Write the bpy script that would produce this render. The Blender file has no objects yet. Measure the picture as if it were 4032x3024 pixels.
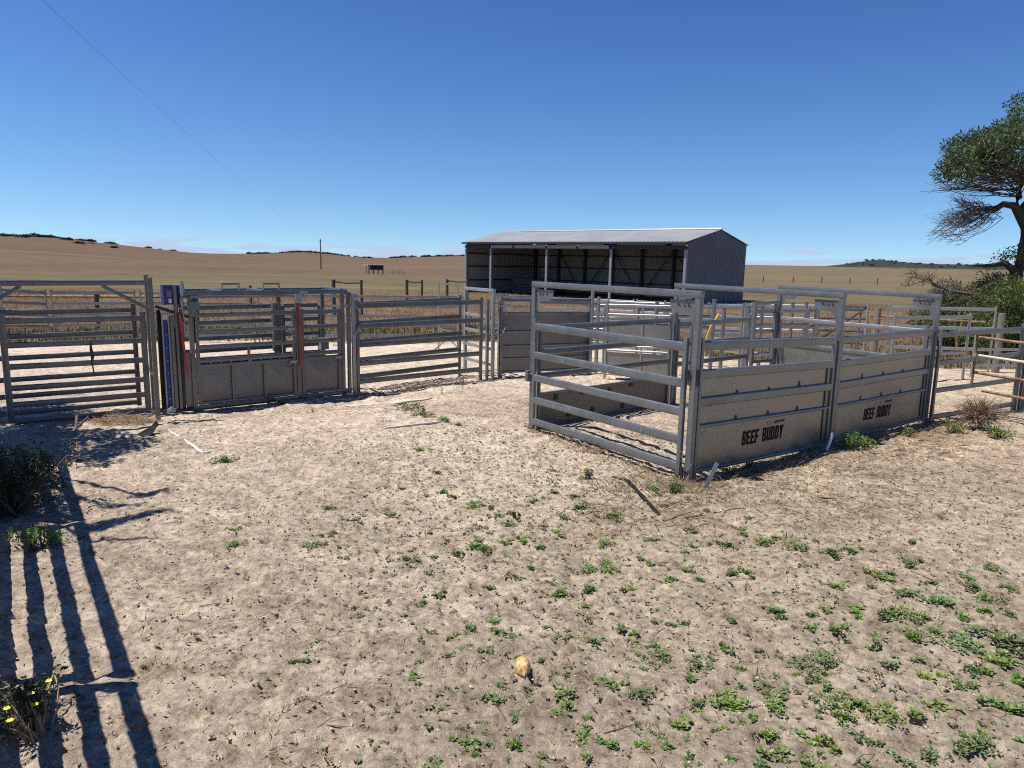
import bpy, math, random
import numpy as np
from mathutils import Vector, Matrix

# ------------------------------------------------------------------ camera, sky, sun, exposure
scene = bpy.context.scene
CAM_H = 2.6
PITCH = math.atan((1512 - 1024) / 2850)
ROLL = 0.02
cam_data = bpy.data.cameras.new("camera")
cam = bpy.data.objects.new("camera", cam_data)
scene.collection.objects.link(cam)
cam_data.sensor_width = 36.0
cam_data.lens = 2850 / 4032 * 36
cam_data.clip_start = 0.05
cam_data.clip_end = 8000
fw = Vector((0, math.cos(PITCH), -math.sin(PITCH)))
up = Vector((0, math.sin(PITCH), math.cos(PITCH)))
rt = Vector((1, 0, 0))
c_, s_ = math.cos(ROLL), math.sin(ROLL)
cr, cu = rt * c_ + up * s_, up * c_ - rt * s_
M = Matrix((cr, cu, -fw)).transposed().to_4x4()
M.translation = Vector((0, 0, CAM_H))
cam.matrix_world = M
scene.camera = cam

SUN = Vector((-0.41, -0.08, 1.0)).normalized()
SKY_GRADE = ((2.0, 0.43), (1.85, 0.345), (1.6, 0.39))
world = bpy.data.worlds.new("World")
scene.world = world
world.use_nodes = True
wn, wl = world.node_tree.nodes, world.node_tree.links
wn.clear()
w_out = wn.new("ShaderNodeOutputWorld")
w_bg = wn.new("ShaderNodeBackground")
w_bg.inputs["Strength"].default_value = 0.086
sky = wn.new("ShaderNodeTexSky")
sky.sky_type = 'NISHITA'
sky.sun_disc = False
sky.sun_elevation = math.asin(SUN.z)
sky.sun_rotation = math.atan2(SUN.x, SUN.y)
sky.altitude = 50
sky.air_density = 1.0
sky.dust_density = 0.0
sky.ozone_density = 8.0
# clear dry air: the whole dome is read a few degrees higher and graded to a deeper blue
tcs = wn.new("ShaderNodeTexCoord")
vmul = wn.new("ShaderNodeVectorMath"); vmul.operation = 'MULTIPLY'
vmul.inputs[1].default_value = (1, 1, 0.78)
vadd = wn.new("ShaderNodeVectorMath"); vadd.operation = 'ADD'
vadd.inputs[1].default_value = (0, 0, 0.085)
wl.new(tcs.outputs["Generated"], vmul.inputs[0]); wl.new(vmul.outputs[0], vadd.inputs[0])
wl.new(vadd.outputs[0], sky.inputs["Vector"])
ssep = wn.new("ShaderNodeSeparateColor"); scom = wn.new("ShaderNodeCombineColor")
wl.new(sky.outputs[0], ssep.inputs[0])
for ch, (gam, gain) in enumerate(SKY_GRADE):
    pw = wn.new("ShaderNodeMath"); pw.operation = 'POWER'; pw.inputs[1].default_value = gam
    ml = wn.new("ShaderNodeMath"); ml.operation = 'MULTIPLY'; ml.inputs[1].default_value = gain
    wl.new(ssep.outputs[ch], pw.inputs[0]); wl.new(pw.outputs[0], ml.inputs[0]); wl.new(ml.outputs[0], scom.inputs[ch])
# a thin band of small low clouds all the way round the horizon
tc = wn.new("ShaderNodeTexCoord")
sep = wn.new("ShaderNodeSeparateXYZ")
wl.new(tc.outputs["Generated"], sep.inputs[0])
mapn = wn.new("ShaderNodeMapping")
mapn.inputs["Scale"].default_value = (9, 9, 75)
wl.new(tc.outputs["Generated"], mapn.inputs[0])
cn = wn.new("ShaderNodeTexNoise")
cn.inputs["Scale"].default_value = 1.7
cn.inputs["Detail"].default_value = 5
cn.inputs["Roughness"].default_value = 0.55
wl.new(mapn.outputs[0], cn.inputs["Vector"])
cth = wn.new("ShaderNodeMapRange")           # cloud cover thins out upwards
cth.inputs["From Min"].default_value = 0.0
cth.inputs["From Max"].default_value = 0.07
cth.inputs["To Min"].default_value = 0.36
cth.inputs["To Max"].default_value = 0.92
wl.new(sep.outputs["Z"], cth.inputs["Value"])
csub = wn.new("ShaderNodeMath"); csub.operation = 'SUBTRACT'
wl.new(cn.outputs["Fac"], csub.inputs[0]); wl.new(cth.outputs[0], csub.inputs[1])
cmul = wn.new("ShaderNodeMath"); cmul.operation = 'MULTIPLY'; cmul.use_clamp = True
cmul.inputs[1].default_value = 9.0
wl.new(csub.outputs[0], cmul.inputs[0])
cfac = wn.new("ShaderNodeMath"); cfac.operation = 'MULTIPLY'
cfac.inputs[1].default_value = 0.95
wl.new(cmul.outputs[0], cfac.inputs[0])
cmix = wn.new("ShaderNodeMixRGB")
cmix.inputs["Color2"].default_value = (4.3, 5.4, 7.3, 1)
wl.new(cfac.outputs[0], cmix.inputs["Fac"])
wl.new(scom.outputs[0], cmix.inputs["Color1"])
wl.new(cmix.outputs[0], w_bg.inputs["Color"])
wl.new(w_bg.outputs[0], w_out.inputs["Surface"])

sun_data = bpy.data.lights.new("sun", 'SUN')
sun_data.energy = 4.8
sun_data.angle = math.radians(0.53)
sun_data.color = (1.0, 0.955, 0.89)
sun = bpy.data.objects.new("sun", sun_data)
scene.collection.objects.link(sun)
sun.rotation_euler = SUN.to_track_quat('Z', 'Y').to_euler()
sun.location = (0, 0, 30)

scene.view_settings.view_transform = 'Standard'
scene.view_settings.look = 'None'
scene.view_settings.exposure = 0.42
scene.view_settings.gamma = 1.0
scene.view_settings.use_curve_mapping = False
scene.cycles.max_bounces = 6
scene.cycles.use_denoising = False
scene.cycles.filter_width = 1.1
scene.cycles.sample_clamp_indirect = 4.0

# ------------------------------------------------------------------ helpers
COL = scene.collection
rng = np.random.default_rng(7)
rnd = random.Random(11)


def tag(o, label=None, cat=None, group=None, kind=None):
    if label: o["label"] = label
    if cat: o["category"] = cat
    if group: o["group"] = group
    if kind: o["kind"] = kind
    return o


def empty(name, loc, label=None, cat=None, group=None):
    o = bpy.data.objects.new(name, None)
    o.empty_display_size = 0.2
    COL.objects.link(o)
    o.location = loc
    return tag(o, label, cat, group)


def wloc(o):
    v = Vector((0, 0, 0))
    while o is not None:
        v += o.location
        o = o.parent
    return v


def mk_mesh(name, v, f, mat=None, smooth=False, sharp=None):
    me = bpy.data.meshes.new(name)
    me.from_pydata([tuple(p) for p in v], [], f)
    if mat is not None:
        me.materials.append(mat)
    if smooth:
        me.polygons.foreach_set("use_smooth", [True] * len(me.polygons))
        if sharp:
            me.set_sharp_from_angle(angle=math.radians(sharp))
    me.update()
    return me


def mk_obj(name, me, parent=None, loc=(0, 0, 0)):
    o = bpy.data.objects.new(name, me)
    COL.objects.link(o)
    o.location = loc
    if parent is not None:
        o.parent = parent
    return o


class MB:
    """collects shapes given in world coordinates and links them as one mesh object"""
    def __init__(s):
        s.v, s.f = [], []

    def add(s, v, f):
        k = len(s.v)
        s.v += [Vector(p) for p in v]
        s.f += [tuple(i + k for i in q) for q in f]
        return s

    def box(s, c, ax, ay, az):
        c, ax, ay, az = Vector(c), Vector(ax) / 2, Vector(ay) / 2, Vector(az) / 2
        v = [c + ax * i + ay * j + az * k for i in (-1, 1) for j in (-1, 1) for k in (-1, 1)]
        return s.add(v, [(0, 1, 3, 2), (4, 6, 7, 5), (0, 4, 5, 1), (2, 3, 7, 6), (0, 2, 6, 4), (1, 5, 7, 3)])

    def bar(s, p0, p1, w, h, r=0.008, upv=(0, 0, 1), seg=2):
        """straight bar with a rounded rectangular section, h along upv and w across"""
        p0, p1, upv = Vector(p0), Vector(p1), Vector(upv)
        d = (p1 - p0).normalized()
        if abs(d.dot(upv)) > 0.98:
            upv = Vector((0, 1, 0)) if abs(d.y) < 0.9 else Vector((1, 0, 0))
        a = d.cross(upv).normalized()
        b = a.cross(d).normalized()
        r = min(r, w / 2 - 1e-4, h / 2 - 1e-4)
        prof = []
        for cx, cy, t0 in ((1, 1, 0), (-1, 1, 90), (-1, -1, 180), (1, -1, 270)):
            for k in range(seg + 1):
                t = math.radians(t0 + 90 * k / seg)
                prof.append(a * (cx * (w / 2 - r) + r * math.cos(t)) + b * (cy * (h / 2 - r) + r * math.sin(t)))
        n = len(prof)
        v = [p0 + q for q in prof] + [p1 + q for q in prof]
        f = [(i, (i + 1) % n, n + (i + 1) % n, n + i) for i in range(n)]
        f += [tuple(range(n - 1, -1, -1)), tuple(range(n, 2 * n))]
        return s.add(v, f)

    def post(s, x, y, z0, z1, u, w=0.06, d=0.06, r=0.006):
        """upright square tube, w along the horizontal direction u"""
        u = Vector((u[0], u[1], 0)).normalized()
        return s.bar((x, y, z0), (x, y, z1), d, w, r, upv=u)

    def tube(s, pts, rad, n=6, cap=True):
        pts = [Vector(p) for p in pts]
        if not isinstance(rad, (list, tuple)):
            rad = [rad] * len(pts)
        k0 = len(s.v)
        ref = Vector((0, 0, 1))
        for i, p in enumerate(pts):
            d = (pts[min(i + 1, len(pts) - 1)] - pts[max(i - 1, 0)])
            d = d.normalized() if d.length > 1e-9 else Vector((0, 0, 1))
            a = d.cross(ref)
            if a.length < 0.05:
                a = d.cross(Vector((0.3, 1, 0)))
            a.normalize()
            b = a.cross(d)
            for j in range(n):
                t = 2 * math.pi * j / n
                s.v.append(p + (a * math.cos(t) + b * math.sin(t)) * rad[i])
        for i in range(len(pts) - 1):
            for j in range(n):
                s.f.append((k0 + i * n + j, k0 + i * n + (j + 1) % n, k0 + (i + 1) * n + (j + 1) % n, k0 + (i + 1) * n + j))
        if cap:
            s.f.append(tuple(k0 + j for j in range(n - 1, -1, -1)))
            s.f.append(tuple(k0 + (len(pts) - 1) * n + j for j in range(n)))
        return s

    def poly(s, pts, nrm, th):
        """flat plate from an outline, thickened along nrm"""
        nrm = Vector(nrm) * th / 2
        n = len(pts)
        v = [Vector(p) + nrm for p in pts] + [Vector(p) - nrm for p in pts]
        f = [tuple(range(n)), tuple(range(2 * n - 1, n - 1, -1))]
        f += [(i, n + i, n + (i + 1) % n, (i + 1) % n) for i in range(n)]
        return s.add(v, f)

    def build(s, name, mat, parent=None, smooth=True, sharp=35, origin=None):
        org = Vector(origin) if origin is not None else (wloc(parent) if parent is not None else Vector((0, 0, 0)))
        me = mk_mesh(name, [p - org for p in s.v], s.f, mat, smooth, sharp)
        o = mk_obj(name, me, parent)
        if parent is None:
            o.location = org
        return o


# value noise ---------------------------------------------------------------
def vnoise(x, y, seed=0):
    x = np.asarray(x, float); y = np.asarray(y, float)
    xi = np.floor(x).astype(np.int64); yi = np.floor(y).astype(np.int64)
    fx = x - xi; fy = y - yi
    fx = fx * fx * (3 - 2 * fx); fy = fy * fy * (3 - 2 * fy)

    def h(a, b):
        n = (a * 374761393 + b * 668265263 + seed * 1442695041) & 0x7fffffff
        n = ((n ^ (n >> 13)) * 1274126177) & 0x7fffffff
        n = (n ^ (n >> 16)) & 0xffff
        return n / 32767.5 - 1.0
    return ((h(xi, yi) * (1 - fx) + h(xi + 1, yi) * fx) * (1 - fy) + (h(xi, yi + 1) * (1 - fx) + h(xi + 1, yi + 1) * fx) * fy)


def sstep(a, b, x):
    t = np.clip((np.asarray(x, float) - a) / (b - a), 0, 1)
    return t * t * (3 - 2 * t)


# apron in front of the crush (world corners)
APRON = [(-5.15, 10.56), (-4.07, 9.27), (-1.13, 11.35), (-2.11, 12.86)]


def in_apron(x, y):
    m = np.ones_like(np.asarray(x, float)) * 9.0
    for i in range(4):
        (x0, y0), (x1, y1) = APRON[i], APRON[(i + 1) % 4]
        L = math.hypot(x1 - x0, y1 - y0)
        dist = ((x1 - x0) * (y - y0) - (y1 - y0) * (x - x0)) / L
        m = np.minimum(m, dist)
    return m


HILL1 = np.array([(-1.2, 8.5), (-.75, 10.0), (-.62, 9.6), (-.56, 9.4), (-.53, 8.2), (-.47, 5.8), (-.40, 2.9), (-.36, 1.5), (-.30, .4), (-.2, 0), (1.5, 0)])
HILL2 = np.array([(-1.5, 0), (-.40, 0), (-.36, 2.5), (-.31, 4.2), (-.285, 7.0), (-.25, 5.6), (-.21, 2.4), (-.18, 1.4), (-.145, 4.0), (-.07, 6.5), (0.0, 6.5), (.1, 5.2), (.2, 3.8), (.29, 2.9), (.36, 2.9), (.42, 2.5), (1.5, 2.0)])
HILL3 = np.array([(-1.5, 0), (.39, 0), (.415, 2.6), (.43, 6.5), (.445, 12.5), (.458, 14.5), (.472, 13.0), (.485, 10.5), (.52, 8.0), (.56, 8.5), (.62, 9.0), (.75, 10), (1.2, 8)])


def hills(x, y):
    x = np.asarray(x, float); y = np.asarray(y, float)
    r = np.hypot(x, y); az = np.arctan2(x, y)
    z = np.interp(az, HILL1[:, 0], HILL1[:, 1]) * sstep(130, 450, r)
    z = z + np.interp(az, HILL2[:, 0], HILL2[:, 1]) * sstep(450, 880, r)
    z = z + np.interp(az, HILL3[:, 0], HILL3[:, 1]) * sstep(1230, 1450, r)
    z = z + 0.25 * vnoise(x / 35, y / 35, 31) * sstep(70, 160, r)
    return np.where(y > 0, z, 0)


def gz(x, y):
    """ground height"""
    x = np.asarray(x, float); y = np.asarray(y, float)
    z = -0.5 * sstep(16.5, 25.5, y)
    z = z - 0.09 * sstep(3.2, 7.5, x) * (1 - sstep(14, 18, y))
    near = 1 - sstep(22, 40, np.hypot(x, y))
    flat = 1 - 0.75 * sstep(-.1, .25, in_apron(x, y))
    z = z + near * flat * (0.032 * vnoise(x / 1.3, y / 1.3, 1) + 0.02 * vnoise(x / .47, y / .47, 2) + 0.015 * vnoise(x / .2, y / .2, 3) + 0.010 * vnoise(x / .095, y / .095, 4))
    z = z + 0.012 * sstep(-.02, .04, in_apron(x, y))
    z = z + (1 - near) * 0.08 * vnoise(x / 6, y / 6, 5)
    return z + hills(x, y)


def gzs(x, y):
    return float(gz(np.array([x]), np.array([y]))[0])


# ------------------------------------------------------------------ materials
def new_mat(name):
    m = bpy.data.materials.new(name)
    m.use_nodes = True
    nt = m.node_tree
    b = nt.nodes["Principled BSDF"]
    return m, nt, b


def noise_node(nt, scale, detail=4, rough=.55, coord="Object", stretch=None):
    t = nt.nodes.new("ShaderNodeTexCoord")
    src = t.outputs[coord]
    if stretch:
        mp = nt.nodes.new("ShaderNodeMapping")
        mp.inputs["Scale"].default_value = stretch
        nt.links.new(src, mp.inputs[0])
        src = mp.outputs[0]
    n = nt.nodes.new("ShaderNodeTexNoise")
    n.inputs["Scale"].default_value = scale
    n.inputs["Detail"].default_value = detail
    n.inputs["Roughness"].default_value = rough
    nt.links.new(src, n.inputs["Vector"])
    return n


def ramp(nt, fac, stops):
    r = nt.nodes.new("ShaderNodeValToRGB")
    cr = r.color_ramp
    while len(cr.elements) < len(stops):
        cr.elements.new(0.5)
    for e, (p, c) in zip(cr.elements, stops):
        e.position = p
        e.color = (*c, 1) if len(c) == 3 else c
    nt.links.new(fac, r.inputs["Fac"])
    return r


def simple(name, c0, c1=None, rough=.6, metal=0.0, scale=6, bump=0.0, bscale=None, stretch=None, lo=.35, hi=.65, coord="Object", spec=None):
    m, nt, b = new_mat(name)
    c1 = c1 or c0
    n = noise_node(nt, scale, stretch=stretch, coord=coord)
    r = ramp(nt, n.outputs["Fac"], [(lo, c0), (hi, c1)])
    nt.links.new(r.outputs[0], b.inputs["Base Color"])
    b.inputs["Roughness"].default_value = rough
    b.inputs["Metallic"].default_value = metal
    if spec is not None:
        b.inputs["Specular IOR Level"].default_value = spec
    if bump:
        bn = noise_node(nt, bscale or scale * 4, coord=coord)
        bp = nt.nodes.new("ShaderNodeBump")
        bp.inputs["Strength"].default_value = bump
        bp.inputs["Distance"].default_value = .01
        nt.links.new(bn.outputs["Fac"], bp.inputs["Height"])
        nt.links.new(bp.outputs[0], b.inputs["Normal"])
    return m


def galv(name, c0, c1, metal=.55, rough=.42, spots=None, wave=0.0):
    """weathered galvanised steel: cloudy zinc, fine grain, a few dusty smears"""
    m, nt, b = new_mat(name)
    n = noise_node(nt, 2.6, 6, .62)
    r = ramp(nt, n.outputs["Fac"], [(.3, c0), (.7, c1)])
    n2 = noise_node(nt, 38, 3, .6)
    r2 = ramp(nt, n2.outputs["Fac"], [(.3, (.82, .82, .82)), (.7, (1.12, 1.12, 1.12))])
    mx = nt.nodes.new("ShaderNodeMixRGB"); mx.blend_type = 'MULTIPLY'; mx.inputs[0].default_value = 1
    nt.links.new(r.outputs[0], mx.inputs[1]); nt.links.new(r2.outputs[0], mx.inputs[2])
    n3 = noise_node(nt, 1.3, 7, .7)
    r3 = ramp(nt, n3.outputs["Fac"], [(.56, (0, 0, 0)), (.70, (.75, .75, .75))])
    mx2 = nt.nodes.new("ShaderNodeMixRGB")
    mx2.inputs[2].default_value = (*(spots or (.20, .165, .13)), 1)
    nt.links.new(r3.outputs[0], mx2.inputs[0]); nt.links.new(mx.outputs[0], mx2.inputs[1])
    nt.links.new(mx2.outputs[0], b.inputs["Base Color"])
    b.inputs["Metallic"].default_value = metal
    rr = ramp(nt, n.outputs["Fac"], [(.3, (rough - .08,) * 3), (.7, (rough + .12,) * 3)])
    nt.links.new(rr.outputs[0], b.inputs["Roughness"])
    bp = nt.nodes.new("ShaderNodeBump")
    bp.inputs["Strength"].default_value = .12
    bp.inputs["Distance"].default_value = .004
    nt.links.new(n2.outputs["Fac"], bp.inputs["Height"])
    if wave:
        nw = noise_node(nt, 2.2, 2, .5)
        bw = nt.nodes.new("ShaderNodeBump")
        bw.inputs["Strength"].default_value = wave
        bw.inputs["Distance"].default_value = .06
        nt.links.new(nw.outputs["Fac"], bw.inputs["Height"]); nt.links.new(bw.outputs[0], bp.inputs["Normal"])
    nt.links.new(bp.outputs[0], b.inputs["Normal"])
    return m


MT = {}
MT["rail"] = galv("galvanised_rail", (.14, .152, .158), (.235, .248, .254), metal=.45, rough=.29)
MT["bright"] = galv("bright_and_sunlit_galvanised", (.27, .275, .275), (.38, .385, .38), metal=.5, rough=.32)  # lighter zinc for fittings; also puts sunlight into the colour of sunlit panels
MT["sheet"] = galv("galvanised_sheet", (.225, .222, .20), (.31, .306, .278), metal=.7, rough=.38, spots=(.17, .175, .12), wave=.3)
MT["crush"] = galv("crush_steel", (.11, .114, .115), (.18, .185, .184), metal=.45, rough=.29)
MT["crushsheet"] = galv("crush_sheet_steel", (.16, .158, .147), (.225, .22, .205), metal=.5, rough=.45)
MT["dark"] = simple("dark_steel", (.025, .026, .028), (.05, .05, .05), rough=.55, metal=.3)
MT["black"] = simple("black_rubber", (.012, .012, .013), (.022, .021, .02), rough=.8, spec=.15)
MT["blue"] = simple("blue_paint", (.006, .022, .16), (.012, .035, .22), rough=.42, scale=5)
MT["red"] = simple("red_paint", (.36, .022, .010), (.48, .05, .022), rough=.4, scale=5)
MT["yellow"] = simple("yellow_paint", (.75, .42, .03), (.8, .5, .05), rough=.45)
MT["white"] = simple("white_plastic", (.72, .70, .66), (.82, .80, .77), rough=.5)
MT["rust"] = simple("rusty_pipe", (.16, .06, .028), (.36, .22, .13), rough=.75, scale=7, bump=.3, bscale=60)
MT["palerust"] = simple("worn_pale_pipe", (.50, .42, .31), (.66, .58, .46), rough=.6, scale=9, lo=.4, hi=.6)
MT["timber"] = simple("weathered_timber", (.11, .095, .08), (.24, .21, .18), rough=.9, scale=9, stretch=(6, 6, .7), bump=.5, bscale=40)
MT["darktimber"] = simple("old_dark_timber", (.06, .048, .04), (.12, .095, .075), rough=.9, scale=5, stretch=(5, 5, .7))
MT["ink"] = simple("black_lettering", (.006, .005, .005), (.011, .009, .009), rough=.7, spec=.15)
MT["inkred"] = simple("red_print", (.33, .03, .03), (.40, .05, .045), rough=.5)
MT["inkwhite"] = simple("white_print", (.55, .48, .44), (.62, .56, .52), rough=.5)
MT["roof"] = simple("zinc_roof", (.33, .332, .325), (.40, .40, .39), rough=.45, metal=.35, scale=.5)
MT["shedwall"] = simple("dark_grey_cladding", (.12, .128, .142), (.155, .163, .176), rough=.5, scale=.4)
MT["shedin"] = simple("bare_cladding_inside", (.27, .26, .235), (.34, .325, .295), rough=.6, scale=.6)
MT["shedsteel"] = simple("shed_frame_steel", (.025, .026, .03), (.04, .04, .045), rough=.6)
MT["shedcol"] = simple("pale_shed_column", (.26, .27, .275), (.34, .345, .345), rough=.45, metal=.3)
MT["bark"] = simple("dark_bark", (.022, .018, .016), (.06, .05, .042), rough=.95, scale=9, stretch=(3, 3, .5), bump=.6, bscale=25)
MT["deadwood"] = simple("dead_twigs", (.085, .065, .05), (.16, .12, .095), rough=.95, scale=5)
MT["twig"] = simple("grey_twigs", (.06, .05, .045), (.11, .09, .08), rough=.95, scale=5)
MT["straw"] = simple("dry_straw", (.20, .13, .075), (.42, .30, .18), rough=.9, scale=12)
MT["petal"] = simple("yellow_petal", (.75, .58, .02), (.8, .66, .05), rough=.6)
MT["concrete"] = simple("pale_concrete", (.44, .38, .32), (.58, .52, .45), rough=.9, scale=8, bump=.3, bscale=50)
MT["timberstack"] = simple("dark_stacked_timber", (.05, .042, .035), (.10, .085, .07), rough=.9, scale=4)


def leaf_mat(name, c0, c1, c2, scale=.9, trans=.25, rough=.5, vary=0.0):
    """leaves: hue by position in large and small patches, a little light passing through"""
    m, nt, b = new_mat(name)
    n = noise_node(nt, scale, 3, .6, coord="Object")
    r = ramp(nt, n.outputs["Fac"], [(.32, c0), (.5, c1), (.68, c2)])
    if vary:
        oi = nt.nodes.new("ShaderNodeObjectInfo")
        hs = nt.nodes.new("ShaderNodeHueSaturation")
        for key, lo_, hi_, src in (("Hue", .5 - .03 * vary, .5 + .012 * vary, 7.3), ("Saturation", 1 - .12 * vary, 1 + .2 * vary, 3.1), ("Value", 1 - .22 * vary, 1 + .3 * vary, 1.0)):
            mm = nt.nodes.new("ShaderNodeMath"); mm.operation = 'MULTIPLY'; mm.inputs[1].default_value = src
            fr = nt.nodes.new("ShaderNodeMath"); fr.operation = 'FRACT'
            mr = nt.nodes.new("ShaderNodeMapRange"); mr.inputs["To Min"].default_value = lo_; mr.inputs["To Max"].default_value = hi_
            nt.links.new(oi.outputs["Random"], mm.inputs[0]); nt.links.new(mm.outputs[0], fr.inputs[0]); nt.links.new(fr.outputs[0], mr.inputs[0]); nt.links.new(mr.outputs[0], hs.inputs[key])
        nt.links.new(r.outputs[0], hs.inputs["Color"])
        r = hs
    nt.links.new(r.outputs[0], b.inputs["Base Color"])
    b.inputs["Roughness"].default_value = rough
    tr = nt.nodes.new("ShaderNodeBsdfTranslucent")
    nt.links.new(r.outputs[0], tr.inputs["Color"])
    mx = nt.nodes.new("ShaderNodeMixShader")
    mx.inputs[0].default_value = trans
    nt.links.new(b.outputs[0], mx.inputs[1]); nt.links.new(tr.outputs[0], mx.inputs[2])
    nt.links.new(mx.outputs[0], nt.nodes["Material Output"].inputs["Surface"])
    return m


MT["weed"] = leaf_mat("weed_leaf", (.085, .14, .035), (.125, .19, .05), (.185, .245, .085), scale=14, trans=.2, vary=1.0)
MT["seedling"] = leaf_mat("seedling_leaf", (.075, .105, .035), (.12, .15, .055), (.18, .20, .09), scale=6, trans=.12)
MT["olive"] = leaf_mat("olive_leaf", (.06, .075, .025), (.09, .11, .035), (.13, .15, .05), scale=.9)
MT["tumble"] = simple("tumbleweed_twigs", (.17, .11, .07), (.27, .19, .12), rough=.95, scale=8)
MT["weeddry"] = leaf_mat("pale_weed_leaf", (.13, .14, .06), (.2, .2, .09), (.28, .25, .13), scale=10)
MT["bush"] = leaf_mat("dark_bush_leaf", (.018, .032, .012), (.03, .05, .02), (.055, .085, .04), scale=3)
MT["crown"] = leaf_mat("tree_leaf", (.045, .07, .025), (.07, .105, .035), (.105, .145, .05), scale=.7)
MT["greenbush"] = leaf_mat("bright_bush_leaf", (.045, .075, .014), (.075, .12, .02), (.12, .17, .03), scale=.9, trans=.3)
MT["scrub"] = leaf_mat("scrub_leaf", (.016, .02, .012), (.028, .033, .02), (.045, .05, .03), scale=.15, trans=.1)


def grass_mat():
    m, nt, b = new_mat("dry_grass_blades")
    a = nt.nodes.new("ShaderNodeVertexColor"); a.layer_name = "Col"
    nt.links.new(a.outputs[0], b.inputs["Base Color"])
    b.inputs["Roughness"].default_value = .8
    b.inputs["Specular IOR Level"].default_value = .15
    return m


MT["grass"] = grass_mat()


def ground_mat():
    """sand, dust and litter near the yards (zone 0) passing into dry pasture (zone 1); tint comes with the sheet"""
    m, nt, b = new_mat("sandy_ground")
    L = nt.links
    a = nt.nodes.new("ShaderNodeVertexColor"); a.layer_name = "Col"
    zone = nt.nodes.new("ShaderNodeAttribute"); zone.attribute_name = "zone"
    n1 = noise_node(nt, 3.2, 8, .68)
    r1 = ramp(nt, n1.outputs["Fac"], [(.30, (.55, .52, .49)), (.45, (.88, .87, .86)), (.56, (1.05, 1.05, 1.05)), (.70, (1.30, 1.28, 1.25))])
    n2 = noise_node(nt, 15, 9, .72)
    r2 = ramp(nt, n2.outputs["Fac"], [(.34, (.36, .31, .27)), (.41, (.78, .75, .72)), (.50, (1.0, 1.0, 1.0)), (.64, (1.45, 1.44, 1.42))])
    n3 = noise_node(nt, 9, 5, .75, stretch=(1, 2.2, 1))
    r3 = ramp(nt, n3.outputs["Fac"], [(.60, (1, 1, 1)), (.68, (.60, .55, .50))])
    mx = nt.nodes.new("ShaderNodeMixRGB"); mx.blend_type = 'MULTIPLY'; mx.inputs[0].default_value = 1
    L.new(r1.outputs[0], mx.inputs[1]); L.new(r2.outputs[0], mx.inputs[2])
    mx3 = nt.nodes.new("ShaderNodeMixRGB"); mx3.blend_type = 'MULTIPLY'; mx3.inputs[0].default_value = .75
    L.new(mx.outputs[0], mx3.inputs[1]); L.new(r3.outputs[0], mx3.inputs[2])
    # pasture variation, broad
    n4 = noise_node(nt, .35, 8, .7, stretch=(.35, 1, 1))
    r4 = ramp(nt, n4.outputs["Fac"], [(.3, (.74, .76, .74)), (.5, (1, 1, 1)), (.7, (1.25, 1.2, 1.12))])
    mz = nt.nodes.new("ShaderNodeMixRGB")
    L.new(zone.outputs["Fac"], mz.inputs[0]); L.new(mx3.outputs[0], mz.inputs[1]); L.new(r4.outputs[0], mz.inputs[2])
    mc = nt.nodes.new("ShaderNodeMixRGB"); mc.blend_type = 'MULTIPLY'; mc.inputs[0].default_value = 1
    L.new(a.outputs[0], mc.inputs[1]); L.new(mz.outputs[0], mc.inputs[2])
    L.new(mc.outputs[0], b.inputs["Base Color"])
    b.inputs["Roughness"].default_value = .95
    b.inputs["Specular IOR Level"].default_value = .1
    nb = noise_node(nt, 17, 8, .75)
    bp = nt.nodes.new("ShaderNodeBump")
    bp.inputs["Strength"].default_value = 1.0
    bp.inputs["Distance"].default_value = .055
    L.new(nb.outputs["Fac"], bp.inputs["Height"])
    L.new(bp.outputs[0], b.inputs["Normal"])
    return m


MT["ground"] = ground_mat()

# ------------------------------------------------------------------ the ground
def spread(a, b, first, k):
    out, x, st = [], a, first
    while x < b:
        st *= k
        x += st
        out.append(x)
    return out


xd = list(np.arange(-8.6, 9.6, .045))
xs = np.array([-q for q in spread(8.6, 3200, .06, 1.09)][::-1] + xd + spread(xd[-1], 3200, .06, 1.09))
yd = list(np.arange(2.7, 12, .042)) + list(np.arange(12, 20, .075)) + list(np.arange(20, 60, .3))
ys = np.array([-3000, -800, -200, -60, -25, -12, -6, -3, -1.2, 0, .9, 1.7, 2.3] + yd + spread(60, 3400, .3, 1.055))
GX, GY = np.meshgrid(xs, ys)
GZ = gz(GX, GY)
# hoof prints
ix0, ix1 = np.searchsorted(xs, [-8.4, 9.4])
NP = 4200
px = rng.uniform(-7.5, 8.5, NP); py = 2.9 + (16.5 - 2.9) * rng.random(NP) ** 1.5
for k in range(NP):
    if in_apron(np.array([px[k]]), np.array([py[k]]))[0] > 0:
        continue
    rr = rng.uniform(.035, .08); dep = rng.uniform(.014, .034) * (1 if rng.random() < .8 else 1.5)
    a0, a1 = np.searchsorted(xs, [px[k] - 2.2 * rr, px[k] + 2.2 * rr]); b0, b1 = np.searchsorted(ys, [py[k] - 2.2 * rr, py[k] + 2.2 * rr])
    q = np.hypot(GX[b0:b1, a0:a1] - px[k], GY[b0:b1, a0:a1] - py[k]) / rr
    GZ[b0:b1, a0:a1] += dep * (-np.exp(-q ** 4) + .45 * np.exp(-((q - 1.45) / .3) ** 2))


def yard_edge(x):
    return np.interp(x, [-40, -20, -15.2, -13, -9.3, -5.8, -1.7, .8, 2.8, 4.3, 5.6, 7, 8.9, 10.3, 13, 22, 40],
                     [17, 20, 23.8, 25.3, 26.3, 26.8, 27.3, 28.6, 27.5, 26.5, 25.4, 23.0, 21.8, 20.8, 20.4, 21.5, 22])


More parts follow.
